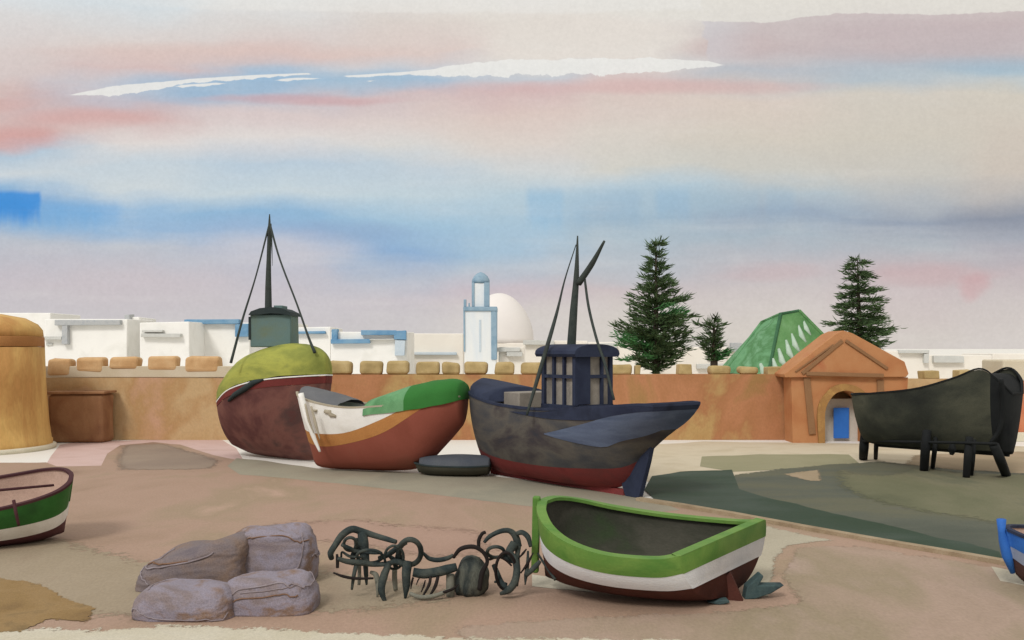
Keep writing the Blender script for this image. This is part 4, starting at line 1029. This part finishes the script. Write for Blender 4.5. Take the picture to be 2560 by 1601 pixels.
# ------------------------------------------------------------------ heaps of nets
M['net'] = wash('mauve_net', [(114,102,110),(130,116,116),(138,130,142),(128,102,84),(152,148,162)], .7, (1,1,1.8), k=1.05, bump=.35, grain=.08, gscale=30)
M['netd'] = wash('mauve_net_dark', [(102,92,98),(118,106,106),(128,106,92),(112,106,116)], .7, (1,1,1.8), k=1.05, bump=.35, grain=.08, gscale=30)
def netting(m, sc_=16):
    nt = m.node_tree; L = nt.links.new; b = nt.nodes['Principled BSDF']
    src = b.inputs['Base Color'].links[0].from_socket
    tc = nnode(nt, 'ShaderNodeTexCoord'); vo = nnode(nt, 'ShaderNodeTexVoronoi', feature='DISTANCE_TO_EDGE'); vo.inputs['Scale'].default_value = sc_
    L(tc.outputs['Object'], vo.inputs['Vector'])
    mr = nnode(nt, 'ShaderNodeMapRange'); mr.inputs['From Max'].default_value = .16; mr.inputs['To Min'].default_value = 1.10; mr.inputs['To Max'].default_value = .92
    L(vo.outputs['Distance'], mr.inputs['Value'])
    mx = nnode(nt, 'ShaderNodeMix', data_type='RGBA', blend_type='MULTIPLY'); mx.inputs[0].default_value = 1
    L(src, mx.inputs[6]); L(mr.outputs[0], mx.inputs[7]); L(mx.outputs[2], b.inputs['Base Color'])
netting(M['net']); netting(M['netd'])
M['netrope'] = wash('mauve_rope', [(150,140,146),(128,112,112)], 3, k=1.0)
M['netrust'] = wash('rusty_rope', [(120,88,66),(136,104,82)], 3, k=1.0)
def heap(label, px0, px1, pyt, pyb, dep, m, seed, skew=0, tilt=0):
    D = EYE*F/(pyb-HZ); w = (px1-px0)/F*D; h = EYE-(pyt-HZ)/F*D*1.0; cxm = wx((px0+px1)/2, D)
    # height read at the heap's middle depth
    h = max(.25, EYE-(pyt-HZ)/F*(D+dep*.45))
    mb = MB(); nu, nv = 120, 44; rings = []
    for j in range(nv+1):
        ph = math.pi/2*j/nv; rings.append([])
        for i in range(nu):
            th = 2*math.pi*i/nu
            ce, se = math.cos(th), math.sin(th)
            cp = max(0, math.cos(ph))
            x = w/2*math.copysign(abs(ce)**.38, ce)*cp**.30
            y = dep/2*math.copysign(abs(se)**.45, se)*cp**.30
            z = h*math.sin(ph)**.85*(1+tilt*max(-.6, min(.6, x/w))*2)
            p = Vector((x+skew*z, y, z))
            sv = Vector((seed*3.1, seed, 0))
            q = noise.noise_vector(p*1.3+sv)*.13
            # slumped folds: ridged, running mostly sideways
            rg = (1-abs(noise.noise(Vector((p.x*1.4, p.y*1.4, p.z*5))+sv))*2.2)*.026+(1-abs(noise.noise(Vector((p.x*4, p.y*4, p.z*11))+sv))*2)*.010
            fine = noise.noise(p*16+sv)*.012
            n_ = Vector((ce, se, .6 if j > nv*.6 else .15)).normalized()
            p += q*min(1, .25+z)+n_*(rg+fine)
            p.z = max(p.z, -.02)
            rings[-1].append(p)
    mb.loft(rings)
    ob = mb.build('net_heap', M[m], smooth=True, origin=None); ob.location = (cxm, D+dep/2, 0)
    rnd = random.Random(seed)
    for r_ in range(3):
        ii = rnd.uniform(60, 118); jj = rnd.uniform(3, 34); P = []; di = rnd.choice((-1, 1))*rnd.uniform(1.0, 2.0); dj = 0
        for k in range(rnd.randint(16, 34)):
            ii += di; dj = dj*.8+rnd.gauss(0, .7); jj = min(42, max(1, jj+dj))
            p = rings[int(jj)][int(ii) % nu]; c0 = Vector((0, 0, p.z*.6)); P.append(p+(p-c0).normalized()*.015)
        MB().tube(spline(P, 2), rnd.uniform(.014, .024), 5).build('rope', M['netrust' if r_ % 2 else 'netrope'], ob, True)
    return tag(ob, label, 'net heap', 'heaps of mauve fishing nets')
heap('tall boxy mauve net heap, rearmost and right, streaked brown and grey', 554, 770, 1318, 1470, 1.6, 'net', 2, .06)
heap('long sloping dark mauve net heap, rearmost and left', 326, 606, 1364, 1484, 1.5, 'netd', 5, 0, .40)
heap('broad low mauve net heap, nearest and left', 314, 570, 1462, 1556, 1.5, 'net', 8)
heap('low rounded mauve net heap, nearest and right', 540, 774, 1442, 1542, 1.4, 'net', 11)

# ------------------------------------------------------------------ tangle of iron gear
M['iron'] = wash('old_iron', [(32,44,46),(46,56,56),(72,78,72),(38,50,52)], 1.6, k=KV, grain=.12, bump=.4)
M['irond'] = wash('rust_black', [(32,27,26),(44,36,34)], 2, k=KV)
M['irong'] = wash('grey_iron', [(112,112,100),(128,126,112)], 2, k=KV)
Zx = lambda x: 800+x*.26468
Zy = lambda y: 1280+y*.26468
GDp = EYE*F/(1495-HZ)
def gear(name, label, cat, base, parts, group=None):
    o = thing(name, label, cat, gp(Zx(base[0]), Zy(base[1])), group=group)
    for nm, mk, pts, r in parts:
        P = []
        for q in pts:
            d_ = q[2] if len(q) > 2 else 0
            py = Zy(q[1]); Dd_ = GDp+d_
            P.append((Zx(q[0]), py, Dd_))
        s_ = GDp/F*.26468/2
        stroke(o, nm, M[mk], P, [x*s_*.86 for x in r] if hasattr(r, '__len__') else r*s_*.86, 5, n_=8)
    return o
def ring(cx, cy, rx, ry, dz=0, a0=0, a1=360, n=16):
    return [(cx+rx*math.cos(R(a0+(a1-a0)*i/n)), cy+ry*math.sin(R(a0+(a1-a0)*i/n)), dz*math.sin(R(a0+(a1-a0)*i/n))) for i in range(n+1)]
IG = 'tangle of old iron fishing gear'
gear('iron_rack', 'hoop-shouldered iron frame on short legs, left end of the iron tangle', 'iron rack', (360,740), [
  ('hoop','iron',[(110,440,.1),(100,390),(140,320),(210,220,.1),(300,165,.2),(390,185,.3),(520,225,.3),(640,260,.2),(720,285,.1)],[60,70,70,80,80,80,66,60,50]),
  ('post','iron',[(400,200,.3),(410,300,.2),(420,400,.2),(440,490,.1)],[110,120,110,70]),
  ('post','iron',[(340,250,.3),(345,330,.3),(310,420,.3),(320,500,.3)],[50,60,60,60]),
  ('crossbar','iron',[(205,310,-.1),(280,345,0),(340,370,.1),(470,385,.1),(585,390,0)],[40,46,50,40,30]),
  ('crossbar','iron',[(160,440,-.2),(260,470,-.1),(380,480,0),(500,495,.1),(620,500,0)],[46,60,70,60,40]),
  ('loop','iron',ring(285,305,60,62,.2),36),
  ('loop','iron',ring(470,420,120,60,.2),34),
  ('brace','iron',[(200,430,.3),(210,380,.3),(280,420,.2),(400,430,.1)],[24,24,34,30]),
  ('leg','iron',[(345,490,0),(320,600,-.1),(300,735,-.1)],[50,44,26]),
  ('leg','irong',[(372,500,.6),(372,600,.6),(368,690,.6)],[44,44,34]),
  ('leg','iron',[(430,490,.4),(435,590,.4),(440,690,.4)],[60,52,24]),
  ('leg','irond',[(160,400,-.2),(165,460,-.2),(165,530,-.2)],[26,40,34]),
  ('runner','irond',[(125,575,-.3),(220,610,-.3),(340,630,-.2),(505,628,-.1)],[18,34,34,24])], IG)
gear('iron_rack', 'ring-headed iron frame with splayed legs, second from the left in the tangle', 'iron rack', (700,840), [
  ('hoop','iron',ring(850,380,105,118,.3)[:17],60),
  ('crossbar','iron',[(560,440,.2),(650,400,.1),(760,320,0),(820,290,0)],[56,60,60,40]),
  ('crossbar','iron',[(520,500,.2),(640,490,.1),(720,470,0),(800,500,0)],[50,56,66,70]),
  ('loop','iron',ring(700,430,90,110,.2),30),
  ('brace','iron',[(720,440,.3),(740,370,.3),(780,320,.3)],[36,40,40]),
  ('brace','iron',[(660,420,.3),(700,460,.2),(720,540,.2)],[40,60,50]),
  ('leg','irond',[(650,500,.0),(600,580,-.1),(560,655,-.2)],[60,60,24]),
  ('leg','iron',[(650,490,0),(600,620,-.2),(580,740,-.3),(615,850,-.3)],[70,90,80,40]),
  ('leg','irong',[(480,570,.3),(530,600,.2),(550,720,.0),(540,800,0)],[40,60,56,24]),
  ('leg','irong',[(705,540,.6),(705,640,.6),(715,740,.6)],[60,60,50]),
  ('leg','iron',[(830,470,0),(815,580,-.1),(815,700,-.1),(805,820,-.1)],[110,100,84,24])], IG)
gear('iron_cradle', 'iron cradle with curved bottom and black ribs, middle of the tangle', 'iron cradle', (1070,840), [
  ('top_beam','iron',[(880,570,0),(980,585,0),(1100,570,0),(1200,545,0),(1290,520,0)],[100,110,110,110,90]),
  ('chain','iron',[(940,370,.2),(985,400,.2),(1030,440,.2),(1110,455,.2),(1200,440,.2),(1260,410,.2)],[30,36,50,56,52,40]),
  ('runner','irong',[(850,770,-.2),(940,805,-.3),(1050,800,-.3),(1150,770,-.2),(1240,730,-.1)],[44,50,50,50,40]),
  ('runner','irond',[(1120,775,-.2),(1200,750,-.2),(1260,725,-.1),(1310,685,0)],[26,34,30,12]),
  ('rib','irond',[(880,620,-.1),(866,670,-.1),(858,730,-.1)],[24,24,10]),
  ('rib','irond',[(945,615,-.1),(925,650,-.1),(910,690,-.1)],[12,16,8]),
  ('rib','irond',[(995,645,-.1),(980,700,-.15),(955,760,-.2)],[14,24,10]),
  ('rib','irond',[(1045,610,-.1),(1030,690,-.2),(970,800,-.25)],[32,36,24]),
  ('rib','irond',[(1115,610,-.1),(1090,700,-.15),(1040,790,-.2)],[36,40,24]),
  ('leg','irong',[(1230,590,.1),(1232,690,.1),(1230,780,.1),(1222,850,.1)],[90,100,96,40])], IG)
gear('cart_wheel', 'tilted iron wheel with thick hub bars, right of the dark bundle', 'iron wheel', (1780,785), [
  ('rim','iron',[(1840,300,.2),(1790,380,.1),(1840,450,0),(1860,540,-.1),(1840,660,-.2),(1780,740,-.2),(1705,775,-.1)],[110,90,80,80,84,80,36]),
  ('rim','iron',[(1640,500,.4),(1670,570,.3),(1710,660,.2),(1760,720,0)],[50,60,60,50]),
  ('rim','irond',ring(1755,560,95,175,.2),34),
  ('spoke','irond',[(1600,450,.3),(1680,425,.2),(1750,450,.1),(1810,510,0)],[30,34,34,20]),
  ('spoke','iron',[(1720,400,.2),(1780,450,.1),(1830,470,.1)],[60,60,50]),
  ('axle','iron',[(1645,662,.2),(1690,662,.2),(1760,690,.1)],[26,36,50])], IG)
gear('iron_hoop', 'pair of iron arches standing above the dark bundle, beside the lime boat', 'iron hoop', (1900,700), [
  ('post','irond',[(1500,360,.5),(1500,270,.5),(1530,210,.5),(1565,190,.5)],[36,44,40,36]),
  ('arch','iron',[(1550,290,.4),(1600,235,.4),(1700,185,.4),(1790,180,.4),(1850,240,.4),(1870,330,.4)],[36,50,56,60,80,90]),
  ('arch','iron',[(1850,210,.3),(1910,195,.3),(1965,240,.2),(1990,330,.2)],[50,60,60,40]),
  ('arch','irond',[(1260,430,.0),(1330,350,-.1),(1450,330,-.1),(1540,380,-.1),(1580,470,-.1),(1530,580,-.1),(1505,740,-.1)],[40,50,50,44,44,60,50]),
  ('loop','iron',ring(1660,380,80,50,.2),40),
  ('strut','iron',[(1870,330,.3),(1865,420,.2),(1870,560,.1),(1860,700,.2)],[70,50,50,30])], IG)
gear('iron_grapnel', 'small iron grapnel of crossed dark bars leaning by the lime boat', 'grapnel', (1940,690), [
  ('shank','iron',[(1965,370,.2),(1960,500,.1),(1945,600,0),(1938,690,0)],[24,40,44,14]),
  ('fluke','irond',[(1950,350,.1),(1920,390,.1),(1875,440,.1)],[14,28,14]),
  ('fluke','irond',[(2015,385,0),(1960,490,0),(1895,580,0)],[14,34,14]),
  ('fluke','iron',[(2080,465,-.1),(2040,510,-.1),(1980,570,-.1),(1940,620,0)],[40,60,56,24])], IG)
gear('iron_rod', 'thin dark iron rod leaning between the tangle and the lime boat', 'rod', (2220,640), [
  ('shaft','iron',[(2010,310,1.2),(2080,430,.6),(2150,540,.3),(2222,640,0)],[18,26,30,34])], IG)
# dark canvas bundle
M['bundle'] = wash('dark_bundle', [(34,42,42),(50,56,54),(88,90,80),(42,46,46)], 1.4, (1.6,1.6,.4), k=KV, grain=.12, bump=.5)
D = GDp; mb = MB(); prof = [(0,.70),(.12,.90),(.3,1.0),(.5,.98),(.7,.84),(.86,.60),(.96,.34),(1,.1)]
w2 = (Zx(1590)-Zx(1260))/F*D/2; hh = wz(Zy(400), D+.35)
rings = []
for k in range(25):
    f = k/24; 
    for (a, ra), (b, rb) in zip(prof, prof[1:]):
        if a <= f <= b: rr_ = ra+(rb-ra)*(f-a)/(b-a)
    rings.append([])
    for i in range(36):
        th = 2*math.pi*i/36; fold = 1+.16*noise.noise(Vector((math.cos(th)*2.2, math.sin(th)*2.2, f*1.2)))*(1.2-f)+.05*math.sin(th*9+f*3)*(1-f)
        rings[-1].append(Vector((w2*rr_*fold*math.cos(th)+.1*(f-.5), .42*rr_*fold*math.sin(th), hh*f-.02)))
mb.loft(rings); ob = mb.build('canvas_bundle', M['bundle'], smooth=True, wob=(.05, 3)); ob.location = (wx(Zx(1425), D), D+.35, 0)
tag(ob, 'dark canvas bundle standing upright among the iron gear', 'bundle')

# fittings that sit on a part belong to that part
def nest(part, *names):
    for o in list(C.objects):
        if o.name.split('.')[0] == part and o.parent is not None and o.parent.parent is None:
            for ch in list(o.parent.children):
                if ch.name.split('.')[0] in names: ch.parent = o
nest('wheelhouse', 'wheelhouse_roof', 'window', 'roof_hatch', 'post', 'mullion', 'sill', 'door')
nest('mast', 'stay', 'boom')
nest('pediment', 'moulding')
nest('lantern', 'lantern_post', 'cap')
nest('passage_wall', 'door')
nest('shaft', 'corner_strip', 'slit_window', 'cornice')
sc.cycles.max_bounces = 6
